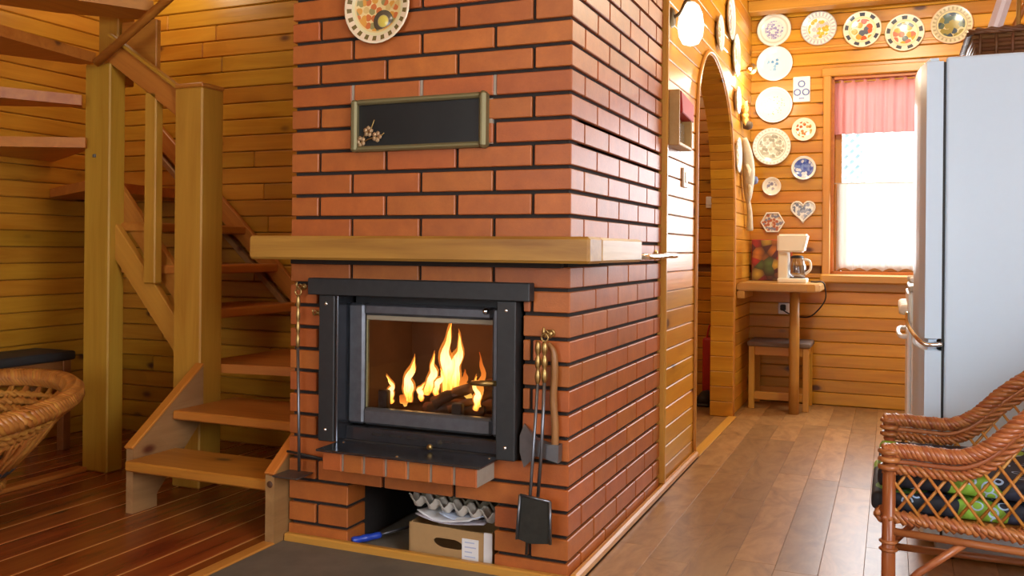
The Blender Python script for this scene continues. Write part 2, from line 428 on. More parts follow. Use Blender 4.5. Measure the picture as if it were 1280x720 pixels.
for r in range(-12, 23):
    zb, zt = max(zk(r+1)+J*.5, 0), zk(r)-J*.5
    zt = min(zt, TOP-.002)
    if zt-zb < .02: continue
    if r % 2 == 0:
        FR = [(-.51, -.26), (-.77, -.52), (-1.02, -.78)]; qx, qy = .25, .12; RT = [(.13, .38), (.39, .64), (.65, .90), (.91, 1.147)]
    else:
        FR = [(-.38, -.13), (-.64, -.39), (-.90, -.65), (-1.02, -.91)]; qx, qy = .12, .25; RT = [(.26, .51), (.52, .77), (.78, 1.03), (1.04, 1.147)]
    for a, b in clip(-qx, 0, zb, zt): brick(a, b, 0, qy if b == 0 else .11, zb, zt, r)
    for f in FR:
        for a, b in clip(*f, zb, zt): brick(a, b, 0, .11, zb, zt, r)
    for a, b in RT: brick(-.12, 0, a, b, zb, zt, r)
    for k in range(5):
        ya = k*.26-(.13 if r % 2 else 0)+.115
        add_box(left, -1.02, -.93, max(ya, .115), min(ya+.25, 1.147), zb, zt)
tag(obj('upper_courses', upper, brickM, FP), kind='stuff')
tag(obj('side_courses', left, brickM, FP), kind='stuff')
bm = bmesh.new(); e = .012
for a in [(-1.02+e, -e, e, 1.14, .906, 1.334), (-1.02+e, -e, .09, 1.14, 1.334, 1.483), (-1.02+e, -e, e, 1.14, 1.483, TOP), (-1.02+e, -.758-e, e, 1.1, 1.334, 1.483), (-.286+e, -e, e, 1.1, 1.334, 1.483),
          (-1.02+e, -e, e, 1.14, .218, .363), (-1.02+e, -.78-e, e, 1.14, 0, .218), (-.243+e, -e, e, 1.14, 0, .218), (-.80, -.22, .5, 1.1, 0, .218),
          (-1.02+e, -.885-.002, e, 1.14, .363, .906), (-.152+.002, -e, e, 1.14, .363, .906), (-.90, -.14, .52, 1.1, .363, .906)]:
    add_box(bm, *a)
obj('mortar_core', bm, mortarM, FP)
# projecting ledge of seven header bricks with a steel sheet
for k in range(7):
    x0 = -.795+k*.0795
    box('ledge_brick', x0, x0+.0715, -.128, .0, .292, .352, brickM, FP, .003)
box('ledge_mortar', -.79, -.245, -.122, 0, .294, .350, plain('pale mortar', (.33, .28, .22), .9, vary=.2), FP, 0)
sh = box('ledge_sheet', -.812, -.228, -.142, .03, .353, .3605, darkSteel, FP, .002)
for x, y in ((-.785, -.02), (-.25, -.025), (-.52, -.125)): lathe('rivet', [(0, .004), (.004, .003), (.006, 0)], chromeM, (x, y, .3605), sh, 8)

for xa, xb in ((-.7795, -.7705), (-.5195, -.5105), (-.2595, -.2505)): box('pale_joint', xa, xb, .002, .05, zk(3)+.006, zk(2)-.006, bpy.data.materials['pale mortar'], FP, 0)
for xa, xb in ((-.78, -.759), (-.285, -.262)): box('pale_joint', xa, xb, .001, .05, zk(5)+.004, zk(3)-.004, bpy.data.materials['pale mortar'], FP, 0)
# mantel shelf: L-shaped thick plank round the corner
MZ0, MZ1 = .968, 1.046
MS = thing('mantel_shelf', 'thick oak plank mantel shelf wrapping the fireplace corner', 'shelf', (-.5, -.06, MZ0))
box('front_plank', -1.10, .1, -.125, -.002, MZ0, MZ1, mantelX, MS, .008)
o = box('side_plank', .003, .0995, -.003, .462, MZ0+.001, MZ1-.001, wood('mantel oak end', (.58, .40, .17), (.42, .26, .09), 'Y', 0, .4, .05), MS, .008)
bmx = box('shadow_strip', -1.0, -.02, -.03, -.002, .952, .968, mortarM, MS, .002)  # dark strip standing in for the shadow under the mantel

# fireplace insert
FI = thing('fireplace_insert', 'black iron fireplace insert with glass door and burning fire', 'stove', (-.52, .2, .363))
box('header', -.918, -.115, -.045, -.001, .850, .906, blackM, FI, .003)
jl = box('jamb', -.878, -.817, -.035, .06, .361, .850, blackM, FI, .003)
jr = box('jamb', -.226, -.163, -.035, .06, .361, .850, blackM, FI, .003)
for px, z in ((-.85, .40), (-.195, .40), (-.195, .82), (-.85, .82)): lathe('screw', [(0, .004), (.005, .002), (.006, 0)], chromeM, (px, -.035, z), jl if px < -.5 else jr, 8, Euler((math.pi/2, 0, 0)))
box('lining_strip', -.816, -.806, -.03, .07, .361, .85, darkSteel, FI, .002)
# door frame
DY = .05
box('upper_plate', -.80, -.226, DY+.02, DY+.03, .80, .906, blackM, FI, 0)
door = thing('door', None, None, (-.52, DY, .45)); put(door, (-.52, DY, .45), FI)
dfm = plain('worn grey door iron', (.15, .16, .18), .4, .75, vary=.3)
box('frame_bar', -.806, -.744, DY-.018, DY+.02, .415, .822, dfm, door, .008)
box('frame_bar', -.272, -.228, DY-.018, DY+.02, .415, .822, dfm, door, .008)
box('frame_bar', -.744, -.272, DY-.018, DY+.02, .783, .822, dfm, door, .008)
box('frame_bar', -.744, -.272, DY-.018, DY+.02, .415, .470, dfm, door, .008)
box('inner_bead', -.744, -.272, DY-.004, DY+.012, .766, .784, plain('tan gasket', (.30, .25, .17), .6), door, .003)
box('inner_bead', -.744, -.738, DY-.004, DY+.012, .47, .784, brassPaint, door, .002)
t = NT('stove glass'); g = t.new('ShaderNodeBsdfGlossy'); g.inputs['Roughness'].default_value = .03; tr = t.new('ShaderNodeBsdfTransparent'); tr.inputs[0].default_value = (.97, .93, .90, 1)
mx = t.new('ShaderNodeMixShader'); fr = t.new('ShaderNodeFresnel'); fr.inputs[0].default_value = 1.4; t.ln(fr.outputs[0], mx.inputs[0]); t.ln(tr.outputs[0], mx.inputs[1]); t.ln(g.outputs[0], mx.inputs[2]); t.ln(mx.outputs[0], t.out.inputs[0])
glassM = t.m
box('glass_pane', -.745, -.271, DY+.004, DY+.009, .468, .786, glassM, door, 0)
tube('door_handle', [(-.325, -.0, .586), (-.285, -.006, .588), (-.236, -.0, .590)], [.008, .0095, .008], brassM, door, 8)
tube('handle_pin', [(-.245, .0, .589), (-.245, .05, .589)], .006, blackM, door, 8)
lathe('knob', [(0, .03), (.009, .026), (.011, .018), (.005, .012), (.005, 0)], chromeM, (-.285, DY-.018, .812), door, 10, Euler((math.pi/2, 0, 0)))
box('bottom_vent', -.806, -.228, DY-.03, DY+.03, .361, .408, darkSteel, FI, .004)
for k in range(6): box('vent_slot', -.70+k*.065, -.655+k*.065, DY-.032, DY-.028, .385, .392, mortarM, FI, 0)
lathe('air_knob', [(0, .022), (.008, .02), (.010, .012), (.004, .008), (.004, 0)], brassM, (-.465, .0, .374), FI, 10, Euler((math.pi/2, 0, 0)))
# firebox lining
bm = bmesh.new(); add_box(bm, -.80, -.24, .40, .44, .40, .90); add_box(bm, -.80, -.765, .08, .42, .40, .90); add_box(bm, -.25, -.22, .08, .42, .40, .90); add_box(bm, -.80, -.22, .08, .44, .37, .43); add_box(bm, -.80, -.22, .08, .44, .84, .90)
obj('firebox', bm, soot, FI)
for x, h in ((-.700, .525), (-.42, .50)): box('log_guard', x-.02, x+.018, .085, .11, .43, h, blackM, FI, .004)
# logs
charM = plain('charred bark', (.055, .03, .02), .9, vary=.6, scale=18, bump=.6)
logM = wood('burning log bark', (.22, .10, .045), (.09, .035, .016), 'X', .3, .8, .3)
LG = [((-.60, .20, .455), (-.33, .25, .475), .028, logM, 'thick bark-brown log lying across the back of the fire'), ((-.56, .15, .455), (-.36, .17, .462), .026, charM, 'charred black log at the front of the fire'),
      ((-.58, .22, .475), (-.40, .15, .545), .017, logM, 'thin branch leaning up to the right in the fire'), ((-.50, .17, .51), (-.31, .20, .565), .014, logM, 'upper thin branch sticking out towards the door handle'),
      ((-.53, .13, .478), (-.45, .21, .535), .020, charM, 'short charred stub leaning in the middle of the fire'), ((-.47, .12, .47), (-.34, .22, .52), .013, logM, 'slender stick crossing low at the right of the fire')]
for p0, p1, r, m, lab in LG:
    P0, P1 = Vector(p0), Vector(p1); pts = []
    for k in range(7):
        q = P0.lerp(P1, k/6); pts.append(q+Vector((0, random.uniform(-.006, .006), random.uniform(-.006, .006))))
    o = tube('log', pts, [r*random.uniform(.8, 1.12) for _ in pts], m, None, 9); tag(o, lab, 'log', 'logs in the fire')
# flames
t = NT('flame'); v = t.new('ShaderNodeTexCoord').outputs['Generated']; gz = t.sep(v)[2]
nn = t.noise(t.vmath('MULTIPLY', v, (2, 2, 1)), 3, 2)
colr = t.ramp(t.math('ADD', gz, t.math('MULTIPLY', t.math('SUBTRACT', nn, .5), .5)), [(0, (1, .22, .02)), (.18, (1, .55, .10)), (.45, (1, .80, .32)), (.75, (1, .62, .14)), (1, (1, .30, .03))])
em = t.new('ShaderNodeEmission'); t.ln(colr, em.inputs[0])
t.val(em.inputs[1], t.ramp(gz, [(0, (1.4,)*3), (.3, (5,)*3), (.7, (5,)*3), (1, (1.4,)*3)]))
em.inputs[1].default_value = 4
for l in list(em.inputs[1].links): t.l.remove(l)
t.ln(em.outputs[0], t.out.inputs[0]); flameM = t.m
t = NT('outer flame'); em = t.new('ShaderNodeEmission'); em.inputs[0].default_value = (1, .30, .04, 1); em.inputs[1].default_value = 1.6; tp = t.new('ShaderNodeBsdfTransparent'); mx = t.new('ShaderNodeMixShader'); mx.inputs[0].default_value = .3
t.ln(tp.outputs[0], mx.inputs[1]); t.ln(em.outputs[0], mx.inputs[2]); t.ln(mx.outputs[0], t.out.inputs[0]); flameO = t.m
t = NT('dim flame'); em = t.new('ShaderNodeEmission'); v = t.new('ShaderNodeTexCoord').outputs['Generated']
t.ln(t.ramp(t.sep(v)[2], [(0, (1, .6, .12)), (.4, (.9, .28, .04)), (1, (.5, .08, .01))]), em.inputs[0]); em.inputs[1].default_value = 1.3; t.ln(em.outputs[0], t.out.inputs[0]); flameD = t.m
def flame(x, y, z0, z1, w, lean, label, m=flameM, ph=0.):
    def body(sc, top):
        bm = bmesh.new(); n = 16; pts = []; rad = []
        for k in range(n+1):
            s = k/n
            pts.append(Vector((x+lean*s+.007*math.sin(s*8+ph)*(0.4+s)+.003*math.sin(s*19+ph), y+.006*math.sin(s*5+ph*2), z0+(z1*top+z0*(1-top)-z0)*s)))
            rad.append(max(.0008, sc*w*(math.sin(math.pi*min(1, (s+.16)*.72))**.7)*(1-s**1.7)*(1+.16*math.sin(s*15+ph*3))+.0006))
        add_tube(bm, pts, rad, 10)
        for vv in bm.verts: vv.co.y = y+(vv.co.y-y)*.55
        return bm
    f = tag(obj('flame', body(1., 1.), m, None, True), label, 'flame', 'flames in the fireplace')
    if m is flameM: obj('outer_flame', body(1.45, 1.08), flameO, f, True)
flame(-.505, .17, .51, .755, .024, .012, 'tallest bright flame in the middle of the fire', ph=.3)
flame(-.478, .19, .52, .72, .022, .012, 'right shoulder of the tallest flame', ph=1.9)
flame(-.535, .16, .51, .60, .012, .02, 'short flame leaning into the left of the tallest flame', ph=2.2)
flame(-.575, .17, .505, .648, .017, .035, 'slim curved flame between the two left tongues', ph=4.0)
flame(-.652, .17, .478, .632, .020, .02, 'pointed yellow flame second from the left', ph=1.1)
flame(-.612, .18, .485, .545, .012, .015, 'low flame licking over the left end of the logs', ph=.2)
flame(-.712, .17, .47, .562, .012, -.015, 'leftmost thin flame tongue', ph=2.8)
flame(-.685, .19, .465, .50, .022, .02, 'low orange flame at the far left', flameD, .5)
flame(-.375, .16, .48, .665, .016, .012, 'reddish thin flame at the right of the fire', flameD, 3.)
flame(-.372, .14, .475, .585, .013, -.004, 'bright flame low at the right beside the glass edge', ph=5.)
flame(-.43, .19, .50, .60, .022, -.02, 'dim orange flame behind the leaning branches', flameD, 1.)
fl_ = bpy.data.lights.new('fire_glow', 'POINT'); fl_.energy = 2.2; fl_.color = (1, .42, .12); fl_.shadow_soft_size = .06
fo = bpy.data.objects.new('fire_glow', fl_); C.objects.link(fo); put(fo, (-.51, .2, .68), FI)

# upper cleaning / baking door with gilt frame
OD = thing('framed_chimney_panel', 'black panel in an olive gilt frame set into the upper bricks', 'chimney panel', (-.52, 0, 1.325))
ox0, ox1, oz0, oz1 = -.768, -.273, 1.326, 1.498
box('frame_bar', ox0, ox0+.024, -.028, .01, oz0, oz1, brassPaint, OD, .007); box('frame_bar', ox1-.024, ox1, -.034, .01, oz0-.003, oz1+.003, brassPaint, OD, .009)
box('frame_bar', ox0+.02, ox1-.02, -.024, .01, oz0, oz0+.018, brassPaint, OD, .006); box('frame_bar', ox0+.02, ox1-.02, -.024, .01, oz1-.018, oz1, brassPaint, OD, .006)
box('panel', ox0+.01, ox1-.01, -.008, .012, oz0+.01, oz1-.01, plain('black glass panel', (.014, .016, .016), .3, vary=.6, scale=8), OD, 0)
sp = tube('flower_stem', smooth_path([(-.735, -.012, 1.352), (-.70, -.014, 1.368), (-.665, -.014, 1.372), (-.645, -.013, 1.385)], 5), .0022, brassM, OD, 6)
tube('flower_stem', smooth_path([(-.735, -.012, 1.352), (-.715, -.014, 1.385), (-.695, -.014, 1.40), (-.682, -.013, 1.43)], 5), .0022, brassM, OD, 6)
for (fx, fz) in ((-.733, 1.36), (-.705, 1.392), (-.672, 1.374)):
    bm = bmesh.new()
    for k in range(5):
        a = k*2*math.pi/5+fx*30; c = Vector((fx+.011*math.cos(a), -.014, fz+.011*math.sin(a)))
        r = bmesh.ops.create_icosphere(bm, subdivisions=1, radius=.009)
        for vv in r['verts']: vv.co = c+Vector((vv.co.x, vv.co.y*.35, vv.co.z))
    obj('blossom', bm, plain('tan gilt', (.42, .28, .15), .45, .3), OD, True)

# ------------------------------------------------------------------ fire tools
def turned(name, x, y, z0, z1, r, mat, parent, n=4):
    pr = [(0, 0)]
    for k in range(n*6+1):
        s = k/(n*6); pr.append((r*(.45+.55*abs(math.sin(s*math.pi*n))**.7), s*(z1-z0)))
    pr.append((0, z1-z0)); return lathe(name, pr, mat, (x, y, z0), parent, 12)
def wall_hook(name, label, x, z, sc=1.):
    h = thing(name, label, 'hook', (x, -.0, z))
    lathe('rosette', [(0, .008), (.012*sc, .006), (.016*sc, 0)], brassM, (x, 0, z), h, 10, Euler((math.pi/2, 0, 0)))
    tube('hook_arm', smooth_path([(x, -.004, z), (x, -.04*sc, z-.005), (x, -.055*sc, z+.008), (x, -.05*sc, z+.025*sc)], 5), .0045*sc, brassM, h)
    for k in (-1, 1): tube('scroll', smooth_path([(x, -.006, z+.004), (x+k*.014*sc, -.010, z+.014*sc), (x+k*.022*sc, -.008, z+.002), (x+k*.013*sc, -.008, z-.006)], 5), .003*sc, brassM, h)
    return h
wall_hook('wall_hook', 'brass scroll hook holding the shovel and axe right of the stove', -.066, .752, .9)
wall_hook('wall_hook', 'small brass hook holding the long poker at the far left', -.965, .872, .75)
wall_hook('wall_hook', 'tiny bare brass hook beside the poker handle', -.905, .785, .6)
PK = thing('poker', 'long thin poker with a brass handle hanging left of the stove', 'poker', (-.96, -.035, .25))
turned('handle', -.962, -.035, .668, .845, .0075, brassM, PK, 4)
tube('rod', [(-.962, -.035, .668), (-.955, -.035, .40), (-.952, -.035, .25)], .005, steelM, PK)
tube('ring', [(-.962+.012*math.cos(a), -.035, .857+.012*math.sin(a)) for a in [k*.5236 for k in range(12)]], .003, brassM, PK, 6, True)
box('foot', -1.016, -.915, -.10, -.005, .238, .244, steelM, PK, .002)
tube('cross_bar', [(-1.005, -.03, .312), (-.855, -.03, .300)], .0045, blackM, PK)
SV = thing('fire_shovel', 'fire shovel with brass handle and dark square blade hanging right of the stove', 'shovel', (-.07, -.045, .09))
turned('handle', -.058, -.06, .612, .735, .0098, brassM, SV, 3)
tube('rod', [(-.058, -.06, .612), (-.066, -.056, .42), (-.078, -.052, .27)], .0055, steelM, SV)
bl = bmesh.new()
add_panel(bl, [(-.131, .272), (-.035, .262), (-.033, .136), (-.100, .128), (-.141, .138)], [], lambda a, b: (a, -.060, b), lambda a, b: (a, -.056, b))
obj('blade', bl, plain('dark blade', (.05, .048, .04), .45, .7, vary=.4), SV)
rim = [(-.131, -.064, .272), (-.141, -.064, .138)], [(-.035, -.064, .262), (-.033, -.064, .136)], [(-.131, -.064, .272), (-.035, -.064, .262)]
for a, b in rim: tube('blade_rim', [a, b], .0045, steelM, SV, 6)
tube('ring', [(-.058+.011*math.cos(a), -.06, .746+.011*math.sin(a)) for a in [k*.5236 for k in range(12)]], .0028, brassM, SV, 6, True)
TG = thing('fire_poker', 'second slim poker with brass handle behind the shovel', 'poker', (-.08, -.03, .09))
turned('handle', -.081, -.055, .606, .735, .009, brassM, TG, 3)
tube('rod', [(-.081, -.055, .606), (-.10, -.050, .33), (-.116, -.046, .09)], .005, steelM, TG)
AX = thing('hatchet', 'hatchet with curved wooden handle and steel head behind the shovel', 'axe', (-.07, -.02, .37))
hp = smooth_path([(-.062, -.022, .725), (-.044, -.022, .70), (-.040, -.022, .64), (-.043, -.022, .56), (-.037, -.022, .48), (-.036, -.022, .39)], 5)
bm = bmesh.new(); add_tube(bm, hp, [.007+.0045*min(1, k/8) for k in range(len(hp))], 10)
obj('handle', bm, wood('axe handle ash', (.36, .17, .055), (.22, .09, .028), 'Z', 0, .4, .05), AX, True)
bm = bmesh.new()
add_panel(bm, [(-.020, .372), (-.018, .425), (-.06, .425), (-.095, .437), (-.135, .478), (-.150, .44), (-.150, .39), (-.135, .345), (-.095, .385), (-.06, .380)], [], lambda a, b: (a, -.040, b), lambda a, b: (a, -.006, b))
for vv in bm.verts:
    k = max(0, min(1, (vv.co.x+.15)/.11)); vv.co.y = -.023+(vv.co.y+.023)*(.12+.88*k)
obj('head', bm, plain('axe steel', (.24, .25, .27), .38, .8, vary=.2), AX)

# ------------------------------------------------------------------ niche contents
CB = thing('cardboard_box', 'open cardboard fruit box with a hand hole in the niche', 'box', (-.42, .13, .0))
bx0, bx1, by0, by1, bz0, bz1 = -.562, -.262, .03, .23, .002, .112
stad = [(-.418+.032*math.cos(a)+(.022 if math.cos(a) > 0 else -.022), .058-((-.418+.032*math.cos(a))+.418)*.12+.015*math.sin(a)) for a in [k*math.pi/8 for k in range(16)]]
panel('front_panel', [(bx0, bz0), (bx1-.03, bz0), (bx1-.03, bz1-.006), (bx0, bz1)], [stad], lambda a, b: (a, by0, b), lambda a, b: (a, by0+.005, b), cardM, CB)
box('corner_panel', bx1-.03, bx1, by0-.002, by0+.004, bz0, bz1-.002, paperM, CB, .001)
box('side_panel', bx0, bx0+.005, by0, by1, bz0, bz1, cardM, CB, .001); box('side_panel', bx1-.005, bx1, by0, by1, bz0, bz1, cardM, CB, .001)
box('back_panel', bx0, bx1, by1-.005, by1, bz0, bz1, cardM, CB, .001); box('base_panel', bx0, bx1, by0, by1, bz0, bz0+.005, cardM, CB, .001)
lb = box('paper_label', -.368, -.310, by0-.0022, by0-.0002, .010, .083, paperM, CB, 0)
for k, w in enumerate((.034, .04, .026, .038)): box('print_line', -.358, -.358+w, by0-.0026, by0-.002, .070-k*.015, .074-k*.015, plain('faded blue print', (.45, .50, .66), .7), lb, 0)
def sheet(name, label, cx, cy, z, w, d, rot, curl, mat):
    bm = bmesh.new(); n = 8; g = [[None]*(n+1) for _ in range(n+1)]
    for i in range(n+1):
        for j in range(n+1):
            a, b = (i/n-.5)*w, (j/n-.5)*d
            h = curl*((i/n-.5)**2*3-.3*math.sin(i/n*5+j/n*3))+.0005
            g[i][j] = bm.verts.new((cx+a*math.cos(rot)-b*math.sin(rot), cy+a*math.sin(rot)+b*math.cos(rot), z+h-.06*a))
    for i in range(n):
        for j in range(n): bm.faces.new((g[i][j], g[i+1][j], g[i+1][j+1], g[i][j+1]))
    o = obj(name, bm, mat, None, True); md = o.modifiers.new('thick', 'SOLIDIFY'); md.thickness = .002
    return tag(o, label, 'paper', 'papers on the cardboard box')
mag = plain('printed magazine', (.46, .42, .46), .4, vary=.8, scale=22)
sheet('newspaper', 'folded printed newspaper under the egg trays on the box', -.42, .115, .124, .24, .17, .05, .015, mag)
sheet('paper_sheet', 'white paper sheet sliding off the box front', -.43, .085, .131, .20, .12, -.12, .02, paperM)
sheet('envelope', 'pale bluish envelope between the papers on the box', -.39, .095, .137, .15, .10, .25, .018, plain('bluish paper', (.55, .62, .76), .5))
def egg_tray(name, label, x0, x1, y0, y1, z, mat, slope, nx=6, ny=5):
    bm = bmesh.new(); n = 6; A, B = nx*n, ny*n; g = []
    for i in range(A+1):
        col = []
        for j in range(B+1):
            u, v = i/n, j/n
            a, b = math.cos(2*math.pi*u), math.cos(2*math.pi*v)
            h = .022*max(-.8, min(1, (a+b)*.75))
            col.append(bm.verts.new((x0+(x1-x0)*i/A, y0+(y1-y0)*j/B, z+h+slope*(i/A-.5))))
        g.append(col)
    for i in range(A):
        for j in range(B): bm.faces.new((g[i][j], g[i+1][j], g[i+1][j+1], g[i][j+1]))
    o = obj(name, bm, mat, None, True); md = o.modifiers.new('thick', 'SOLIDIFY'); md.thickness = .003
    return tag(o, label, 'egg tray', 'egg trays in the niche')
egg_tray('egg_tray', 'grey pulp egg tray, lower one resting on the papers', -.575, -.262, .05, .26, .163, pulpM, -.028)
egg_tray('egg_tray', 'dark stained egg tray nested in the upper back of the stack', -.565, -.255, .085, .295, .187, pulpD, -.022)
nf = tag(box('niche_floor_slab', -.779, -.244, -.001, .5, -.01, .001, plain('dusty grey slab', (.20, .17, .12), .85, vary=.25), None, 0), 'dusty grey slab floor inside the fireplace niche', 'slab', kind='structure')
BT = thing('ash_tool', 'blue-handled tool lying in the dark niche', 'tool', (-.72, .06, .012))
hd = [Vector((-.775, .02, .022)), Vector((-.755, .045, .024)), Vector((-.735, .07, .026)), Vector((-.712, .10, .028))]
tube('handle', smooth_path(hd, 4), [.011, .013, .0135, .0125, .011, .0125, .0135, .013, .011, .0115, .012, .0115, .010], blueP, BT, 10)
tube('shaft', [(-.712, .10, .028), (-.67, .155, .036), (-.60, .24, .05)], .005, steelM, BT)

# ------------------------------------------------------------------ painted plate on the chimney and plate maker
def plate_mat(name, R, ground, bands, motif, scale, rm, border=None, seed=0., dens=.45, flat=False):
    t = NT(name); v = t.new('ShaderNodeTexCoord').outputs['Object']; s = t.sep(v)
    if flat:
        q = t.new('ShaderNodeCombineXYZ'); t.ln(s[0], q.inputs[0]); t.ln(s[2], q.inputs[1]); v = q.outputs[0]; s = t.sep(v)
    r = t.math('DIVIDE', t.math('SQRT', t.math('ADD', t.math('MULTIPLY', s[0], s[0]), t.math('MULTIPLY', s[1], s[1]))), R)
    col = t.ramp(r, [(0, ground)]+bands, 'CONSTANT') if bands else t.mix(0.0, ground, ground)
    vo = t.vmath('ADD', t.vmath('MULTIPLY', v, (1, 1, 0)), (seed, seed*1.7, 0))
    vn = t.new('ShaderNodeTexVoronoi', voronoi_dimensions='2D'); t.ln(vo, vn.inputs['Vector']); vn.inputs['Scale'].default_value = scale/R; d, c = vn.outputs['Distance'], vn.outputs['Color']; mc = t.ramp(t.sep(c)[0], [(k/len(motif), m) for k, m in enumerate(motif)], 'CONSTANT')
    nz = t.noise(vo, scale*1.3/R, 3)
    msk = t.math('MULTIPLY', t.math('LESS_THAN', r, rm), t.math('LESS_THAN', t.math('ADD', d, t.math('MULTIPLY', nz, .3)), dens+.25))
    col = t.mix(msk, col, mc)
    if border:
        bc, n, r0, r1 = border
        an = t.math('ARCTAN2', s[1], s[0]); w = t.math('GREATER_THAN', t.math('SINE', t.math('MULTIPLY', an, float(n))), .1)
        w = t.math('MULTIPLY', w, t.math('MULTIPLY', t.math('GREATER_THAN', r, r0), t.math('LESS_THAN', r, r1)))
        col = t.mix(w, col, bc)
    t.ln(col, t.b.inputs['Base Color']); t.b.inputs['Roughness'].default_value = .18; return t.m
FY = Euler((math.pi/2, 0, 0)); FX = Euler((math.pi/2, 0, math.pi/2))
def plate(name, label, c, R, mat, face=FY, depth=.022, group='painted plates on the walls', cat='plate', seg=32):
    pr = [(0, .007), (.58*R, .007), (.68*R, .012), (.94*R, depth), (.99*R, depth+.001), (R, depth-.001), (.97*R, depth-.006), (.66*R, .003), (.6*R, 0), (0, 0)]
    o = lathe(name, pr, mat, c, None, seg, face); return tag(o, label, cat, group)
CR = (.74, .66, .46); WH = (.80, .79, .76)
pm = plate_mat('folk flower plate', .124, (.72, .55, .25), [(.02, (.72, .55, .25)), (.70, (.68, .62, .36)), (.78, (.74, .60, .42)), (.95, (.85, .75, .55))], [(.55, .16, .05), (.62, .30, .06), (.60, .42, .16), (.30, .26, .10)], 6, .66, ((.16, .12, .04), 22, .79, .92), 1.3)
P1 = plate('decorative_plate', 'large cream folk plate with flowers hung on the chimney bricks', (-.672, -.004, 1.802), .124, pm, depth=.02, group=None)
o = lathe('painted_flower', [(0, .010), (.018, .0098), (.019, .009), (.036, .0092), (.037, .008)], plate_mat('dark round flower', .037, (.62, .52, .10), [(.5, (.40, .33, .16)), (.56, (.10, .085, .06)), (.93, (.055, .06, .03))], [(.1, .1, .08), (.16, .12, .08)], 4, 0), (-.652, -.004, 1.752), P1, 24, FY)

# kitchen back-wall plates  (face -y)
YB = 3.699
blue = (.10, .13, .42)
def kp(x, z, R, label, mat, **k): return plate('decorative_plate', label, (x, YB, z), R, mat, **k)
kp(.147, 2.50, .112, 'white plate with blue animals, leftmost plate in the top row', plate_mat('kp1', .112, WH, [(.72, (.62, .60, .55)), (.82, WH), (.95, (.48, .46, .42))], [(.28, .28, .55), (.42, .42, .62), (.7, .7, .75)], 8, .55, seed=.3))
kp(.432, 2.485, .113, 'white plate with a yellow animal and blue-grey rim, second in the top row', plate_mat('kp2', .113, WH, [(.64, (.55, .56, .62)), (.70, WH), (.93, (.45, .45, .5))], [(.70, .48, .07), (.62, .40, .06), (.5, .5, .55)], 5, .6, ((.45, .46, .55), 26, .72, .92), seed=1.2))
kp(.70, 2.455, .119, 'plate with a red flower in a vase, third in the top row', plate_mat('kp3', .119, (.80, .75, .58), [(.62, (.76, .70, .42)), (.70, (.80, .76, .65)), (.95, (.62, .45, .28))], [(.60, .12, .05), (.55, .34, .06), (.10, .13, .18)], 3.4, .58, ((.06, .08, .12), 9, .72, .90), seed=2.1))
kp(.952, 2.412, .119, 'plate with a pink flower and yellow leaves, fourth in the top row', plate_mat('kp4', .119, (.82, .76, .60), [(.62, (.76, .70, .42)), (.70, (.80, .76, .65)), (.95, (.62, .45, .28))], [(.62, .20, .14), (.60, .40, .08), (.16, .20, .22)], 3.4, .58, ((.09, .11, .14), 9, .72, .90), seed=4.4))
kp(1.222, 2.44, .122, 'plate with a dark blue-green bouquet, rightmost in the top row beside the basket', plate_mat('kp5', .122, (.62, .54, .34), [(.60, (.66, .60, .36)), (.70, (.40, .38, .30)), (.74, (.68, .58, .40)), (.95, (.60, .40, .28))], [(.05, .08, .12), (.09, .14, .12), (.30, .25, .08)], 4.5, .62, ((.40, .36, .24), 26, .76, .9), seed=3.3, dens=.6))
kp(.152, 2.272, .118, 'plain white plate with a small blue wave sketch', plate_mat('kp6', .118, (.82, .82, .80), [(.97, (.7, .69, .66))], [(.12, .30, .60), (.25, .45, .70)], 3.2, .42, seed=.8, dens=.20))
kp(.15, 1.995, .121, 'white plate with scattered gold specks and grey rim line', plate_mat('kp7', .121, (.82, .81, .78), [(.86, (.60, .58, .62)), (.89, (.82, .81, .78)), (.97, (.7, .69, .66))], [(.45, .34, .08), (.55, .35, .3), (.35, .35, .15)], 6, .6, seed=1.9, dens=.06))
kp(.138, 1.715, .126, 'white plate with a scalloped rim and grey scroll painting', plate_mat('kp8', .126, (.80, .79, .74), [(.70, (.42, .42, .38)), (.74, (.82, .81, .78)), (.96, (.5, .48, .44))], [(.34, .35, .30), (.45, .45, .38), (.62, .62, .55)], 6, .66, ((.60, .59, .56), 30, .84, .94), seed=2.6))
kp(.345, 1.565, .080, 'small plate filled with a cobalt blue scene', plate_mat('kp9', .08, (.10, .16, .50), [(.78, WH), (.95, (.45, .45, .5))], [(.06, .10, .42), (.16, .25, .60), (.60, .66, .78)], 4, .76, seed=1.4))
kp(.141, 1.447, .062, 'tiny white dish with a blue curl', plate_mat('kp10', .062, WH, [(.68, (.7, .69, .64)), (.74, WH)], [(.25, .25, .38), (.4, .4, .5), WH], 3, .55, seed=.5))
kp(.344, 1.822, .078, 'small cream plate with brown-red flowers', plate_mat('kp11', .078, (.82, .77, .66), [(.95, (.62, .52, .36))], [(.45, .12, .04), (.40, .18, .06), (.55, .30, .12)], 3.2, .68, seed=3.8, dens=.3))
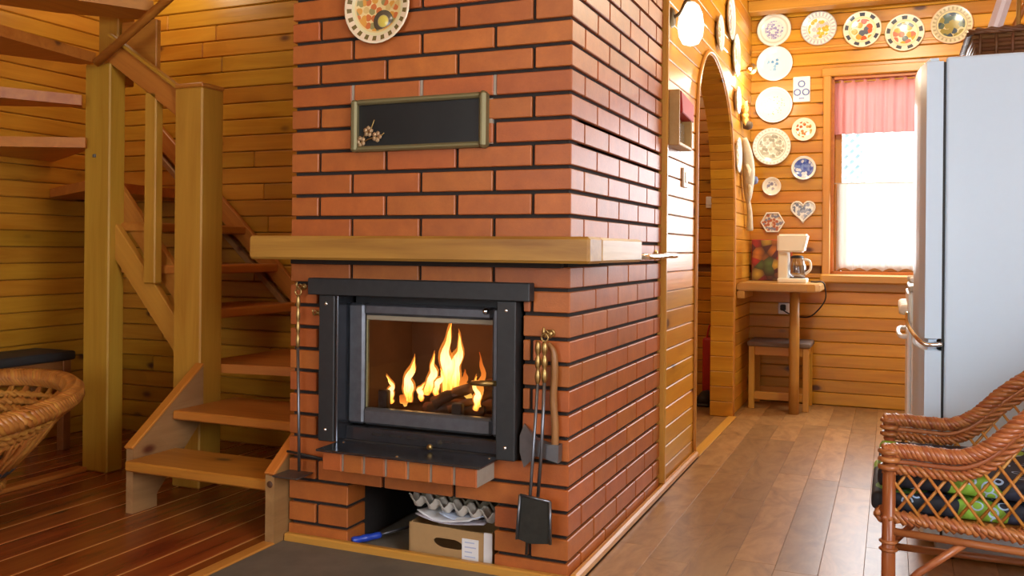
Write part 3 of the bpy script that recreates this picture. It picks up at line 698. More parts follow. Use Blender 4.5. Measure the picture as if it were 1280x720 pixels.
# tile with three blue rings
TL = thing('ceramic_tile', 'white ceramic tile with three blue rings beside the window', 'tile', (.326, YB, 2.09))
box('tile_body', .272, .382, 3.688, 3.7, 2.005, 2.175, plain('tile glaze', WH, .2, vary=.02), TL, .004)
for x, z in ((.327, 2.125), (.30, 2.07), (.354, 2.07)):
    tube('ring', [(x+.02*math.cos(a), 3.687, z+.02*math.sin(a)) for a in [k*.5236 for k in range(12)]], .005, plain('blue glaze', (.12, .18, .48), .25), TL, 6, True)
box('ring', .31, .345, 3.686, 3.689, 2.025, 2.034, plain('blue glaze bar', (.15, .2, .45), .3), TL, 0)
def shape_plate(name, label, cx, cz, pts, mat, rimmat):
    T = thing(name, label, 'plate', (cx, YB, cz), 'painted plates on the walls')
    P = [(cx+a, cz+b) for a, b in pts]
    panel('dish', P, [], lambda a, b: (a, 3.688, b), lambda a, b: (a, 3.699, b), mat, T)
    tube('rim', [(a, 3.686, b) for a, b in P], .006, rimmat, T, 6, True)
hp_ = []
for k in range(32):
    a = 2*math.pi*k/32; hp_.append((.078*(16*math.sin(a)**3)/16.5, .078*(13*math.cos(a)-5*math.cos(2*a)-2*math.cos(3*a)-math.cos(4*a))/16+.004))
whg = plain('white glaze', WH, .2, vary=.03)
shape_plate('heart_plate', 'heart-shaped plate with a blue-black print next to the window', .343, 1.28, hp_, plate_mat('heart', .08, (.72, .70, .66), [], [(.12, .13, .18), (.25, .27, .35), (.55, .53, .5)], 4, 2., seed=.9, flat=True), whg)
shape_plate('shield_plate', 'six-sided plate with red-brown and blue flowers above the coffee maker', .148, 1.205, [(.075*math.cos(math.pi/3*k), .072*math.sin(math.pi/3*k)) for k in range(6)], plate_mat('shield', .075, (.66, .60, .52), [], [(.40, .12, .06), (.20, .20, .28), (.55, .36, .22)], 4, 2., seed=5., flat=True), whg)

# ornaments on the partition (face +x)
def pp(y, z, R, label, c1): return plate('decorative_plate', label, (.001, y, z), R, plate_mat('side plate '+label[-12:], R, WH, [(.70, (.60, .56, .46)), (.76, WH), (.95, (.4, .36, .28))], c1, 5, .6, seed=y), FX)
pp(2.75, 2.37, .13, 'edge-on plate near the ceiling above the arch side', [(.3, .3, .4), (.5, .4, .3)])
pp(2.40, 2.20, .10, 'edge-on plate just above the top of the arch', [(.3, .25, .15), (.5, .4, .2)])
pp(2.95, 2.19, .13, 'edge-on plate on the partition beside the spotlight', [(.35, .3, .2), (.5, .4, .3)])
pp(3.02, 1.93, .085, 'small edge-on plate level with the arch shoulder', [(.3, .3, .2), (.5, .4, .2)])
pp(3.06, 1.60, .11, 'edge-on brown plate behind the dried fish ornament', [(.3, .2, .1), (.5, .3, .1)])
SF = thing('straw_flower', 'yellow straw flower ornament with a dark centre on the partition', 'ornament', (.0, 3.27, 1.88))
strawM = plain('yellow straw', (.72, .50, .12), .7)
for k in range(9):
    a = k*2*math.pi/9; d = Vector((.25, math.cos(a), math.sin(a))).normalized()
    c = Vector((.01, 3.27, 1.88)); tube('petal', [c, c+d*.05, c+d*.09], [.008, .018, .004], strawM, SF, 6)
lathe('flower_centre', [(0, .06), (.02, .055), (.03, .03), (.02, 0)], plain('dark seeds', (.10, .06, .03), .8), (.01, 3.29, 1.81), SF, 12, FX)
FS = thing('dried_fish', 'pale dried fish ornament hanging on the partition', 'ornament', (.0, 3.3, 1.5))
fishM = plain('pale dried fish', (.58, .52, .38), .7, vary=.3, scale=25)
tube('body', smooth_path([(.03, 3.20, 1.72), (.045, 3.23, 1.62), (.05, 3.26, 1.52), (.04, 3.32, 1.42), (.03, 3.38, 1.33)], 5), [.008+.03*math.sin(math.pi*(k+1)/22)**.8 for k in range(21)], fishM, FS, 8)
tube('tail', smooth_path([(.03, 3.38, 1.35), (.035, 3.42, 1.26), (.03, 3.47, 1.15)], 5), [.012+.012*k/10 for k in range(11)], fishM, FS, 6)
for a, b in (((.04, 3.22, 1.56), (.07, 3.14, 1.47)), ((.04, 3.30, 1.45), (.06, 3.22, 1.36))): tube('fin', [a, ((a[0]+b[0])/2+.01, (a[1]+b[1])/2, (a[2]+b[2])/2), b], [.010, .014, .004], fishM, FS, 6)
lathe('float_ball', [(0, .06), (.022, .052), (.03, .03), (.022, .008), (0, 0)], plain('blue-grey glass', (.14, .17, .30), .2), (.03, 3.42, 1.47), FS, 12, FX)
# ------------------------------------------------------------------ wall lamps
def lampglow(name, col, s):
    t = NT(name); e = t.new('ShaderNodeEmission'); e.inputs[0].default_value = (*col, 1); e.inputs[1].default_value = s; t.ln(e.outputs[0], t.out.inputs[0]); return t.m
def pt(name, loc, e, col, parent, r=.05):
    l = bpy.data.lights.new(name, 'POINT'); l.energy = e; l.color = col; l.shadow_soft_size = r
    o = bpy.data.objects.new(name, l); C.objects.link(o); put(o, loc, parent); return o
LP = thing('wall_lamp', 'glowing white glass wall lamp on a dark bracket near the fireplace', 'lamp', (.0, 1.33, 2.0))
lathe('backplate', [(0, .014), (.035, .012), (.045, 0)], plain('bronze', (.12, .08, .04), .4, .7), (.001, 1.30, 2.02), LP, 16, FX)
tube('arm', smooth_path([(.01, 1.30, 2.02), (.04, 1.30, 2.04), (.06, 1.31, 2.09), (.075, 1.33, 2.085)], 5), .008, plain('bronze arm', (.12, .08, .04), .4, .7), LP)
lathe('glass_shade', [(.018, .10), (.035, .085), (.05, .05), (.057, 0), (.052, -.045), (.035, -.078), (0, -.09)], lampglow('lit opal glass', (1, .90, .72), 3.2), (.078, 1.33, 1.985), LP, 20)
pt('lamp_light', (.22, 1.45, 1.90), 1.6, (1, .80, .52), LP, .06)
SL = thing('wall_spotlight', 'small brass spotlight on the partition washing the plates', 'lamp', (.0, 3.12, 2.1))
lathe('backplate', [(0, .01), (.03, .009), (.035, 0)], brassM, (.001, 3.14, 2.13), SL, 14, FX)
tube('arm', [(.008, 3.14, 2.13), (.07, 3.12, 2.13)], .006, brassM, SL)
lathe('shade', [(.012, 0), (.022, .006), (.034, .06), (.032, .06), (.020, .01), (.01, .006)], brassM, (.075, 3.10, 2.13), SL, 16, Euler((-1.35, 0, 0)))
lathe('bulb', [(0, .05), (.018, .042), (.024, .025), (.014, .006), (0, .004)], lampglow('lit bulb', (1, .86, .6), 12), (.078, 3.12, 2.13), SL, 12, Euler((-1.35, 0, 0)))
pt('spot_light', (.14, 3.18, 2.08), 11, (1, .92, .70), SL, .03)
# ceiling lamp of the kitchen, hidden above the picture edge
CL = thing('ceiling_lamp', 'round opal ceiling lamp of the kitchen', 'lamp', (1.0, 2.3, TOP))
lathe('opal_bowl', [(0, -.09), (.08, -.08), (.13, -.045), (.15, 0)], lampglow('lit opal bowl', (1, .88, .65), 4), (1.0, 2.3, TOP-.01), CL, 24)
lathe('rim_ring', [(.15, 0), (.16, -.01), (.16, .01), (.15, .01)], brassM, (1.0, 2.3, TOP-.011), CL, 24)
pt('bowl_light', (1.0, 2.3, TOP-.16), 72, (1, .92, .68), CL, .12)

def bowl_lamp(name, label, x, y, e, r=.15):
    T = thing(name, label, 'lamp', (x, y, TOP))
    lathe('opal_bowl', [(0, -.09), (r*.53, -.08), (r*.87, -.045), (r, 0)], bpy.data.materials['lit opal bowl'], (x, y, TOP-.01), T, 24)
    lathe('rim_ring', [(r, 0), (r+.01, -.01), (r+.01, .01), (r, .01)], brassM, (x, y, TOP-.011), T, 24)
    pt('bowl_light', (x, y, TOP-.16), e, (1, .83, .58), T, .12)
bowl_lamp('living_room_lamp', 'round opal ceiling lamp of the living room', -.2, -1.5, 18, .2)
bowl_lamp('stairwell_lamp', 'round opal ceiling lamp above the staircase', -2.55, .82, 9, .14)
bowl_lamp('hall_fill_lamp', 'added unseen ceiling lamp that brightens the room beyond the arch', -.65, 2.5, 22, .14)  # unseen lamp added to brighten the arch interior
# ------------------------------------------------------------------ small wooden letter box with red top, switch, towel hook
KB = thing('wall_box', 'pale wooden wall box with a slanted red top on the partition', 'wall box', (.0, 1.4, 1.46))
box('back_board', .001, .014, 1.20, 1.47, 1.455, 1.69, wood('pale box wood', (.52, .34, .12), (.42, .25, .07), 'Y', 0, .5, .1), KB, .003)
box('side_board', .014, .06, 1.20, 1.215, 1.455, 1.69, bpy.data.materials['pale box wood'], KB, .003)
box('side_board', .014, .06, 1.455, 1.47, 1.455, 1.60, bpy.data.materials['pale box wood'], KB, .003)
box('bottom_board', .014, .06, 1.215, 1.455, 1.455, 1.47, bpy.data.materials['pale box wood'], KB, .003)
quad_prism('red_top', [(1.225, 1.69), (1.49, 1.665), (1.49, 1.585), (1.26, 1.60)], .015, .062, redM, KB)
box('mirror_panel', .014, .03, 1.225, 1.445, 1.475, 1.57, plain('grey mirror', (.62, .66, .68), .08, .9), KB, .002)
LS = thing('light_switch', 'small pale switch under the wall box', 'switch', (.0, 1.57, 1.34))
soft_box('plate', .001, .012, 1.53, 1.61, 1.30, 1.39, creamM, LS, .004, 2); box('rocker', .012, .017, 1.55, 1.59, 1.32, 1.37, whiteM, LS, .002)
TH = thing('brass_catch', 'brass swivel towel hook at the end of the mantel', 'hook', (.0, .9, 1.0))
lathe('rosette', [(0, .01), (.018, .008), (.022, 0)], brassM, (.0, .66, .985), TH, 14, FX); lathe('rosette', [(0, .01), (.018, .008), (.022, 0)], brassM, (.0, 1.05, .99), TH, 14, FX)
tube('bar', smooth_path([(.01, .66, .985), (.05, .72, .985), (.055, .9, .985), (.052, 1.02, .988), (.055, 1.10, .988), (.06, 1.16, .988)], 5), .011, chromeM, TH)
tube('stay', [(.01, 1.05, .99), (.055, 1.05, .988)], .008, chromeM, TH)
tube('stay', [(.01, .66, .985), (.055, .74, .985)], .008, chromeM, TH)

# ------------------------------------------------------------------ things seen through the arch
HS = thing('hall_switch', 'white switch on the plank wall inside the arch', 'switch', (-.26, 3.69, 1.34))
soft_box('plate', -.30, -.225, 3.685, 3.699, 1.305, 1.385, whiteM, HS, .005, 2); box('rocker', -.285, -.24, 3.681, 3.687, 1.325, 1.365, whiteM, HS, .002)
RC = thing('red_coat_bag', 'tall dark red bag standing inside the arch', 'bag', (-.24, 3.6, 0))
soft_box('bag_body', -.29, -.19, 3.55, 3.66, .04, .42, redM, RC, .02, 3); tube('strap', smooth_path([(-.27, 3.6, .40), (-.25, 3.6, .50), (-.22, 3.6, .50), (-.21, 3.6, .40)], 5), .006, redM, RC)
def shoe(x, y, label):
    T = thing('shoe', label, 'shoe', (x, y, 0), 'shoes inside the arch')
    bm = bmesh.new(); pts = smooth_path([(x, y-.13, .03), (x, y-.08, .036), (x, y-.02, .05), (x, y+.06, .06), (x, y+.12, .055)], 4)
    add_tube(bm, pts, [.018+.03*math.sin(math.pi*min(1, (k+3)/16)) for k in range(len(pts))], 10); obj('upper', bm, rubberM, T, True)
    soft_box('sole', x-.042, x+.042, y-.145, y+.135, .001, .022, rubberM, T, .01, 2)
shoe(-.33, 3.38, 'black shoe on the arch floor, left of its pair'); shoe(-.23, 3.40, 'black shoe on the arch floor, right of its pair')

# ------------------------------------------------------------------ window, curtains
win = tag(thing('window_1', 'wooden framed kitchen window with overexposed daylight', 'window', (.97, 3.7, WZ0)), kind='structure')
box('casing', WX0-.05, WX0, 3.672, 3.70, WZ0-.02, WZ1+.055, trimZ, win, .006); box('casing', WX1, WX1+.05, 3.672, 3.70, WZ0-.02, WZ1+.055, trimZ, win, .006)
box('casing', WX0-.06, WX1+.06, 3.668, 3.70, WZ1, WZ1+.058, trimX, win, .006)
box('jamb', WX0, WX0+.018, 3.70, 3.84, WZ0, WZ1, stairX, win, 0); box('jamb', WX1-.018, WX1, 3.70, 3.84, WZ0, WZ1, stairX, win, 0)
box('jamb', WX0, WX1, 3.70, 3.84, WZ1-.018, WZ1, stairX, win, 0); box('jamb', WX0, WX1, 3.70, 3.84, WZ0, WZ0+.018, stairX, win, 0)
box('sash_bar', WX0+.018, WX0+.062, 3.79, 3.825, WZ0+.018, WZ1-.018, trimZ, win, .004); box('sash_bar', WX1-.062, WX1-.018, 3.79, 3.825, WZ0+.018, WZ1-.018, trimZ, win, .004)
box('sash_bar', WX0+.062, WX1-.062, 3.79, 3.825, WZ0+.018, WZ0+.06, trimX, win, .004); box('sash_bar', WX0+.062, WX1-.062, 3.79, 3.825, WZ1-.06, WZ1-.018, trimX, win, .004)
box('pane', WX0+.06, WX1-.06, 3.805, 3.809, WZ0+.058, WZ1-.058, glassM, win, 0)
box('window_sill', WX0-.06, WX1+.06, 3.64, 3.70, .805, WZ0-.001, trimX, win, .01)
def cloth(name, label, x0, x1, ztop, zbot, y, amp, waves, mat, cat, scallop=0., gather=0.):
    bm = bmesh.new(); n = 120; m = 10; g = []
    for i in range(n+1):
        u = i/n; col = []
        for j in range(m+1):
            v = j/m; a = amp*(.55+.45*v)
            z = ztop+(zbot-ztop)*v
            if scallop and j == m: z += scallop*abs(math.sin(u*math.pi*9))-scallop*.5
            if gather and j < 1: z += .006*math.sin(u*200)
            col.append(bm.verts.new((x0+(x1-x0)*u, y+a*math.sin(u*waves*2*math.pi+.9*math.sin(u*9))+.3*a*math.sin(u*waves*4.3*math.pi+v), z)))
        g.append(col)
    for i in range(n):
        for j in range(m): bm.faces.new((g[i][j], g[i+1][j], g[i+1][j+1], g[i][j+1]))
    o = obj(name, bm, mat, None, True); return tag(o, label, cat)
def fabric(name, col, trans):
    t = NT(name); tl = t.new('ShaderNodeBsdfTranslucent'); df = t.new('ShaderNodeBsdfDiffuse'); mx = t.new('ShaderNodeMixShader'); mx.inputs[0].default_value = trans
    v = t.objc(); n = t.noise(t.vmath('MULTIPLY', v, (60, 1, 4)), 1.5, 3); c = t.mix(n, tuple(x*.86 for x in col), tuple(min(1, x*1.1) for x in col))
    t.ln(c, tl.inputs[0]); t.ln(c, df.inputs[0]); t.ln(df.outputs[0], mx.inputs[1]); t.ln(tl.outputs[0], mx.inputs[2]); t.ln(mx.outputs[0], t.out.inputs[0]); return t.m
cloth('valance_curtain', 'gathered pink valance curtain across the top of the window', WX0+.01, WX1-.01, WZ1-.005, 1.785, 3.735, .014, 12, fabric('pink cotton', (.78, .36, .38), .45), 'curtain', 0, 1)
tube('curtain_rod', [(WX0, 3.735, WZ1-.03), (WX1, 3.735, WZ1-.03)], .006, trimX, None); tag(bpy.data.objects['curtain_rod'], 'thin rod carrying the pink valance', 'rod')
cloth('cafe_curtain', 'white lace half curtain with a scalloped hem over the lower window', WX0+.035, WX1-.02, 1.46, .895, 3.76, .006, 14, fabric('white lace', (.88, .88, .88), .7), 'curtain', .02)
tube('cafe_rod', [(WX0, 3.765, 1.463), (WX1, 3.765, 1.463)], .004, whiteM, None); tag(bpy.data.objects['cafe_rod'], 'thin white rod of the lace half curtain', 'rod')
# garden trellis outside
TR = thing('garden_trellis', 'pale bluish garden trellis outside the window', 'trellis', (.6, 5.2, 0))
trM = plain('pale blue paint', (.50, .70, .78), .6)
box('post', .42, .46, 5.2, 5.25, 0, 2.6, trM, TR, .003); box('post', .66, .69, 5.2, 5.25, 0, 2.6, trM, TR, .003)
for k in range(-4, 16):
    for s in (1, -1):
        z = 1.1+k*.085
        a = (.45, 5.22+.012*s, z if s > 0 else z+.22); b = (.67, 5.22+.012*s, z+.22 if s > 0 else z)
        beam('slat', a, b, .012, .028, trM, TR, 0, up=(0, 0, 1))
gd = tag(box('garden_ground', -6, 8, 3.9, 16, -.4, -.3, plain('garden grass', (.25, .33, .14), .9, vary=.3), None, 0), 'grassy ground outside the kitchen window', 'ground', kind='structure')

# ------------------------------------------------------------------ table, stool, coffee maker, tray
TB = thing('wall_table', 'small wooden corner table with one round post leg', 'table', (.25, 3.4, 0))
tw = wood('table pine', (.60, .36, .10), (.46, .24, .05), 'X', .2, .4, .1)
bm = bmesh.new(); add_panel(bm, [(.003, 3.13), (.42, 3.13), (.465, 3.15), (.49, 3.2), (.49, 3.66), (.003, 3.66)], [], lambda a, b: (a, b, .762), lambda a, b: (a, b, .812))
bmesh.ops.bevel(bm, geom=[e_ for e_ in bm.edges if abs(e_.verts[0].co.z-e_.verts[1].co.z) < 1e-5 and len(e_.link_faces) == 2 and e_.calc_face_angle(0) > 1], offset=.008, segments=2, affect='EDGES')
obj('table_top', bm, tw, TB)
box('wall_cleat', .003, .05, 3.13, 3.5, .715, .762, tw, TB, .004)
lathe('leg', [(0, 0), (.031, 0), (.029, .2), (.031, .45), (.028, .762), (0, .762)], wood('round pole', (.55, .30, .07), (.40, .19, .03), 'Z', .6, .45, .1), (.335, 3.27, 0), TB, 12)
ST = thing('stool', 'square wooden stool with a dark seat under the table', 'stool', (.23, 3.5, 0))
sm = wood('stool pine', (.62, .34, .06), (.50, .24, .035), 'Z', 0, .4, .08); smx = wood('stool pine x', (.62, .34, .06), (.50, .24, .035), 'X', 0, .4, .08)
for x in (.045, .378):
    for y in (3.36, 3.63): box('leg', x, x+.036, y, y+.036, 0, .40, sm, ST, .003)
for y in (3.365, 3.635):
    box('rail', .081, .378, y, y+.025, .345, .40, smx, ST, .003); box('stretcher', .081, .378, y, y+.022, .06, .11, smx, ST, .003)
for x in (.05, .383): box('side_rail', x, x+.025, 3.396, 3.63, .345, .40, smx, ST, .003)
soft_box('seat_pad', .035, .425, 3.35, 3.675, .40, .432, plain('grey-brown seat pad', (.16, .12, .10), .7, vary=.2), ST, .012, 3)
CM = thing('coffee_maker', 'white drip coffee maker with a glass jug on the corner table', 'coffee maker', (.31, 3.4, .812))
soft_box('base', .225, .40, 3.30, 3.47, .812, .842, creamM, CM, .008, 3)
soft_box('column', .225, .285, 3.33, 3.47, .84, 1.10, creamM, CM, .010, 3)
bm = bmesh.new(); add_box(bm, .222, .405, 3.31, 3.47, 1.005, 1.12)
for v_ in bm.verts:
    if v_.co.z < 1.05 and v_.co.x > .3: v_.co.x -= .025
bmesh.ops.bevel(bm, geom=bm.edges[:], offset=.01, segments=3, affect='EDGES'); obj('filter_housing', bm, creamM, CM)
t = NT('jug glass'); g = t.new('ShaderNodeBsdfGlossy'); g.inputs['Roughness'].default_value = .05; tr = t.new('ShaderNodeBsdfTransparent'); tr.inputs[0].default_value = (.72, .74, .76, 1); mx = t.new('ShaderNodeMixShader'); mx.inputs[0].default_value = .22
t.ln(tr.outputs[0], mx.inputs[1]); t.ln(g.outputs[0], mx.inputs[2]); t.ln(mx.outputs[0], t.out.inputs[0])
jug = lathe('glass_jug', [(0, 0), (.045, 0), (.056, .03), (.055, .07), (.042, .11), (.038, .125)], t.m, (.338, 3.375, .845), CM, 20)
lathe('jug_lid', [(0, .018), (.03, .016), (.04, .006), (.04, 0), (0, 0)], rubberM, (.338, 3.375, .968), jug, 16)
tube('jug_handle', smooth_path([(.378, 3.36, .96), (.415, 3.35, .95), (.42, 3.35, .90), (.39, 3.36, .87)], 5), .008, creamM, jug)
lathe('hot_plate', [(0, .004), (.05, .003), (.052, 0)], blackM, (.338, 3.375, .842), CM, 18)
FT = thing('fruit_tray', 'tray printed with red and orange autumn fruit leaning in the corner', 'tray', (.13, 3.66, .812))
t = NT('autumn fruit print'); v = t.objc(False); d, c = t.voro(t.vmath('MULTIPLY', v, (1, 0, 1)), 17)
cc = t.ramp(t.sep(c)[0], [(0, (.50, .03, .02)), (.25, (.62, .20, .02)), (.45, (.60, .38, .04)), (.6, (.12, .02, .02)), (.72, (.10, .16, .03)), (.82, (.65, .25, .04)), (.93, (.45, .02, .03))], 'CONSTANT')
cc = t.mix(t.math('SMOOTH_MIN', t.math('MULTIPLY', d, 1.1), 1., .2), cc, (.05, .02, .01)); t.ln(cc, t.b.inputs['Base Color']); t.b.inputs['Roughness'].default_value = .35
tray = box('tray_face', .02, .275, 3.652, 3.662, .814, 1.085, t.m, FT, .002)
box('tray_back', .016, .279, 3.662, 3.672, .813, 1.089, redM, FT, .003)
OU = thing('wall_socket', 'white wall socket with a black plug under the table', 'socket', (.225, 3.69, .63))
soft_box('plate', .19, .262, 3.687, 3.699, .59, .665, whiteM, OU, .006, 2); box('plug', .205, .24, 3.66, 3.688, .615, .655, rubberM, OU, .006)
tag(tube('power_cord', smooth_path([(.222, 3.655, .62), (.27, 3.60, .60), (.34, 3.55, .585), (.42, 3.5, .60), (.50, 3.46, .70), (.50, 3.44, .79), (.485, 3.43, .818), (.45, 3.42, .818), (.415, 3.46, .818)], 6), .0045, rubberM, None, 6), 'thin dark power cord looping from the table edge to the socket', 'cord')

# ------------------------------------------------------------------ fridge
FRG = thing('fridge', 'tall white two-door fridge freezer seen from its side', 'fridge', (1.35, 1.02, 0))
FYa, FYb = .72, 1.32
soft_box('body', 1.05, 1.68, FYa, FYb, .05, 1.655, fridgeM, FRG, .012, 3)
def fdoor(z0, z1):
    bm = bmesh.new(); pts = [(1.042, FYa), (.992, FYa)]
    for k in range(9):
        a = k/8; pts.append((.992-.030*math.sin(math.pi*a)**.6 if 0 < k < 8 else .992, FYa+(FYb-FYa)*a))
    pts = [pts[0]]+pts[2:]+[(1.042, FYb)]
    add_panel(bm, pts, [], lambda a, b: (a, b, z0), lambda a, b: (a, b, z1))
    bmesh.ops.bevel(bm, geom=[e_ for e_ in bm.edges if e_.calc_length() < 2 and abs(e_.verts[0].co.z-e_.verts[1].co.z) < 1e-5 and len(e_.link_faces) == 2 and e_.calc_face_angle(0) > 1], offset=.014, segments=3, affect='EDGES')
    return obj('door', bm, fridgeM, FRG)
d1 = fdoor(.712, 1.655); d2 = fdoor(.06, .70)
box('door_gasket', 1.042, 1.05, FYa+.01, FYb-.01, .06, 1.64, rubberM, FRG, 0)
tube('handle', smooth_path([(1.043, FYa-.004, .708), (1.0, FYa-.010, .706), (.972, FYa+.01, .722), (.945, FYa+.08, .76), (.94, FYa+.12, .80)], 6), .008, chromeM, d1)
box('hinge', 1.02, 1.05, FYa-.004, FYa+.03, .698, .714, rubberM, FRG, .002)
box('plinth', 1.03, 1.66, FYa+.015, FYb-.02, .012, .055, plain('grey plinth', (.35, .35, .34), .6), FRG, .003)
for x, y in ((1.07, .76), (1.62, .76), (1.07, 1.28), (1.62, 1.28)): lathe('foot', [(0, 0), (.02, 0), (.02, .014), (0, .014)], rubberM, (x, y, 0), FRG, 10)
# ------------------------------------------------------------------ cooker beyond the fridge
CK = thing('cooker', 'white cooker beyond the fridge with knobs and a bar handle', 'cooker', (1.25, 1.75, 0))
soft_box('body', .965, 1.55, 1.42, 1.98, .05, .85, whiteM, CK, .01, 2)
box('hob', .955, 1.56, 1.41, 1.99, .85, .875, plain('tan hob trim', (.40, .33, .24), .4), CK, .005)
box('control_panel', .95, .967, 1.42, 1.98, .72, .845, creamM, CK, .004)
for k in range(4): lathe('knob', [(0, .034), (.016, .032), (.022, .02), (.024, 0)], creamM, (.95, 1.48+k*.145, .775), CK, 14, Euler((0, -math.pi/2, 0)))
dr = box('oven_door', .95, .966, 1.43, 1.97, .18, .70, whiteM, CK, .006)
tube('oven_handle', smooth_path([(.95, 1.47, .665), (.925, 1.49, .665), (.918, 1.7, .668), (.925, 1.91, .665), (.95, 1.93, .665)], 6), .010, whiteM, dr)
box('plinth', .99, 1.53, 1.44, 1.96, .0, .05, rubberM, CK, 0)
OM = thing('oven_mitt', 'pale quilted oven mitt lying on the cooker edge', 'oven mitt', (1.0, 1.9, .88))
soft_box('palm', .955, 1.06, 1.86, 1.97, .877, .905, plain('beige quilt', (.60, .52, .36), .9), OM, .012, 3, 0, .002); soft_box('cuff', .965, 1.05, 1.80, 1.865, .877, .90, paperM, OM, .010, 3)

# ------------------------------------------------------------------ basket on the fridge
BK = thing('wicker_basket', 'brown wicker basket with a tall handle on top of the fridge', 'basket', (1.32, 1.0, 1.656))
ax0, ax1, ay0, ay1 = 1.16, 1.60, .90, 1.20
for k in range(7):
    g_ = .02*(k/6); z = 1.664+k*.0135
    tube('weave_row', smooth_path([(ax0-g_, ay0-g_, z), (ax1+g_, ay0-g_, z), (ax1+g_, ay1+g_, z), (ax0-g_, ay1+g_, z)], 1, True), .0085, basketM, BK, 6, True)
for k in range(10):
    u = ax0+(ax1-ax0)*k/9
    for y in (ay0, ay1): tube('stake', [(u, y-(.008 if y == ay0 else -.008), 1.658), (u, y-(.028 if y == ay0 else -.028), 1.752)], .005, basketM, BK, 6)
box('base', ax0, ax1, ay0, ay1, 1.657, 1.664, basketM, BK, .002)
_c = [Vector(q) for q in ((ax0-.03, ay0-.03, 1.762), (ax1+.03, ay0-.03, 1.762), (ax1+.03, ay1+.03, 1.762), (ax0-.03, ay1+.03, 1.762))]
rp = [_c[i].lerp(_c[(i+1) % 4], (k+.5)/12) for i in range(4) for k in range(12)]
for j in range(3): tube('rim_strand', braid(rp, .008, 16, 3, j, True), .007, basketM, BK, 6, True)
tube('handle', smooth_path([(1.30, .84, 1.76), (1.33, .86, 1.95), (1.36, 1.04, 2.10), (1.37, 1.22, 1.95), (1.38, 1.24, 1.76)], 6), .012, basketM, BK)
RL = thing('package_roll', 'tall white and pink paper roll sticking out of the basket', 'roll', (1.17, .95, 1.67))
beam('roll_body', (1.182, .945, 1.69), (1.245, .945, 1.905), .045, .045, plain('white pink wrap', (.78, .66, .64), .5, vary=.12, scale=14), RL, .016, up=(0, 1, 0))
beam('roll_end', (1.244, .945, 1.902), (1.26, .945, 1.955), .048, .048, plain('blue-grey wrap', (.35, .38, .46), .4, vary=.5, scale=30), RL, .016, up=(0, 1, 0))
tag(beam('wooden_spoon', (1.28, .95, 1.67), (1.285, .95, 2.02), .014, .010, postX, None, .003, up=(0, 1, 0)), 'upright pale wooden stick in the basket', 'spoon')
tag(beam('wooden_spoon', (1.40, .93, 1.67), (1.30, .93, 2.02), .016, .012, postX, None, .003, up=(0, 1, 0)), 'leaning wooden stick at the right of the basket', 'spoon')
tag(beam('wooden_paddle', (1.22, 1.02, 1.68), (1.36, 1.02, 1.98), .02, .06, stairX, None, .006, up=(0, 1, 0)), 'flat wooden paddle leaning in the middle of the basket', 'paddle')
tag(soft_box('red_packet', 1.36, 1.50, .96, 1.06, 1.668, 1.95, redM, None, .015, 3), 'red packet standing at the right end of the basket', 'packet')

# ------------------------------------------------------------------ wicker armchair at the right
WC = thing('wicker_armchair', 'red-brown wicker armchair with cane lattice sides by the fridge', 'armchair', (1.15, .17, 0))
AY0, AY1 = -.06, .40
arm = smooth_path([(.875, 0, .500), (.93, 0, .503), (1.0, 0, .500), (1.06, 0, .503), (1.12, 0, .535), (1.19, 0, .605), (1.28, 0, .675), (1.38, 0, .735), (1.46, 0, .775), (1.52, 0, .79)], 8)
def arm_z(x):
    for a, b in zip(arm, arm[1:]):
        if a.x <= x <= b.x: return a.z+(b.z-a.z)*(x-a.x)/(b.x-a.x)
    return .79
for y in (AY0, AY1):
    pth = [Vector((p.x, y, p.z)) for p in arm]
    for j in range(5): tube('arm_strand', braid(pth, .0135, 11, 5, j), .0078, wickD, WC, 7)
    low = [Vector((p.x, y, p.z-.048)) for p in arm]
    for j in range(3): tube('arm_strand', braid(low, .009, 13, 3, j), .006, wickD, WC, 6)
    mid = [Vector((p.x, y, p.z-.028)) for p in arm]
    tube('arm_strand', mid, .007, wickD, WC, 6)
    sl = [Vector((.875+.65*k/40, y, .335-.03*k/40)) for k in range(41)]
    for j in range(4): tube('seat_rail_strand', braid(sl, .014, 12, 4, j), .0075, wickD, WC, 6)
    tube('seat_pole', [(.88, y-.004, .298), (1.5, y-.004, .27)], .010, wickD, WC, 8)
    for s in (1, -1):
        k = -10
        while k < 24:
            xs = .80+k*.047; k += 1
            pts = []
            for q in range(25):
                z = .33+q*.02; xx = xs+s*(z-.33)*.72+(0 if s > 0 else .12)
                if .885 < xx < 1.50 and z < arm_z(xx)-.045 : pts.append(Vector((xx, y+.004*s, z)))
            if len(pts) > 1: tube('cane', [pts[0], pts[-1]], .0042, wickM, WC, 5)
for x, y, h in ((.888, AY0, .52), (.888, AY1, .52), (1.49, AY0, .78), (1.49, AY1, .78)):
    tube('leg', [(x, y, 0), (x, y, .15), (x, y, h-.02)], [.015, .018, .016], wood('cane pole %d' % int(100*(x+y+1)), (.36, .10, .03), (.22, .05, .014), 'Z', 0, .28, .1), WC, 10)
    for z in (.25, .27): tube('binding', [(x+.019*math.cos(a), y+.019*math.sin(a), z) for a in [k*.7854 for k in range(8)]], .005, wickD, WC, 6, True)
for z in (.50, .48, .46):
    for y in (AY0, AY1): tube('binding', [(.888+.021*math.cos(a), y+.021*math.sin(a), z) for a in [k*.7854 for k in range(8)]], .0075, wickD, WC, 6, True)
bt = smooth_path([(1.52, AY0, .79), (1.56, .05, .85), (1.575, .17, .87), (1.56, .29, .85), (1.52, AY1, .79)], 8)
for j in range(4): tube('back_rim_strand', braid(bt, .014, 6, 4, j), .0105, wickD, WC, 7)
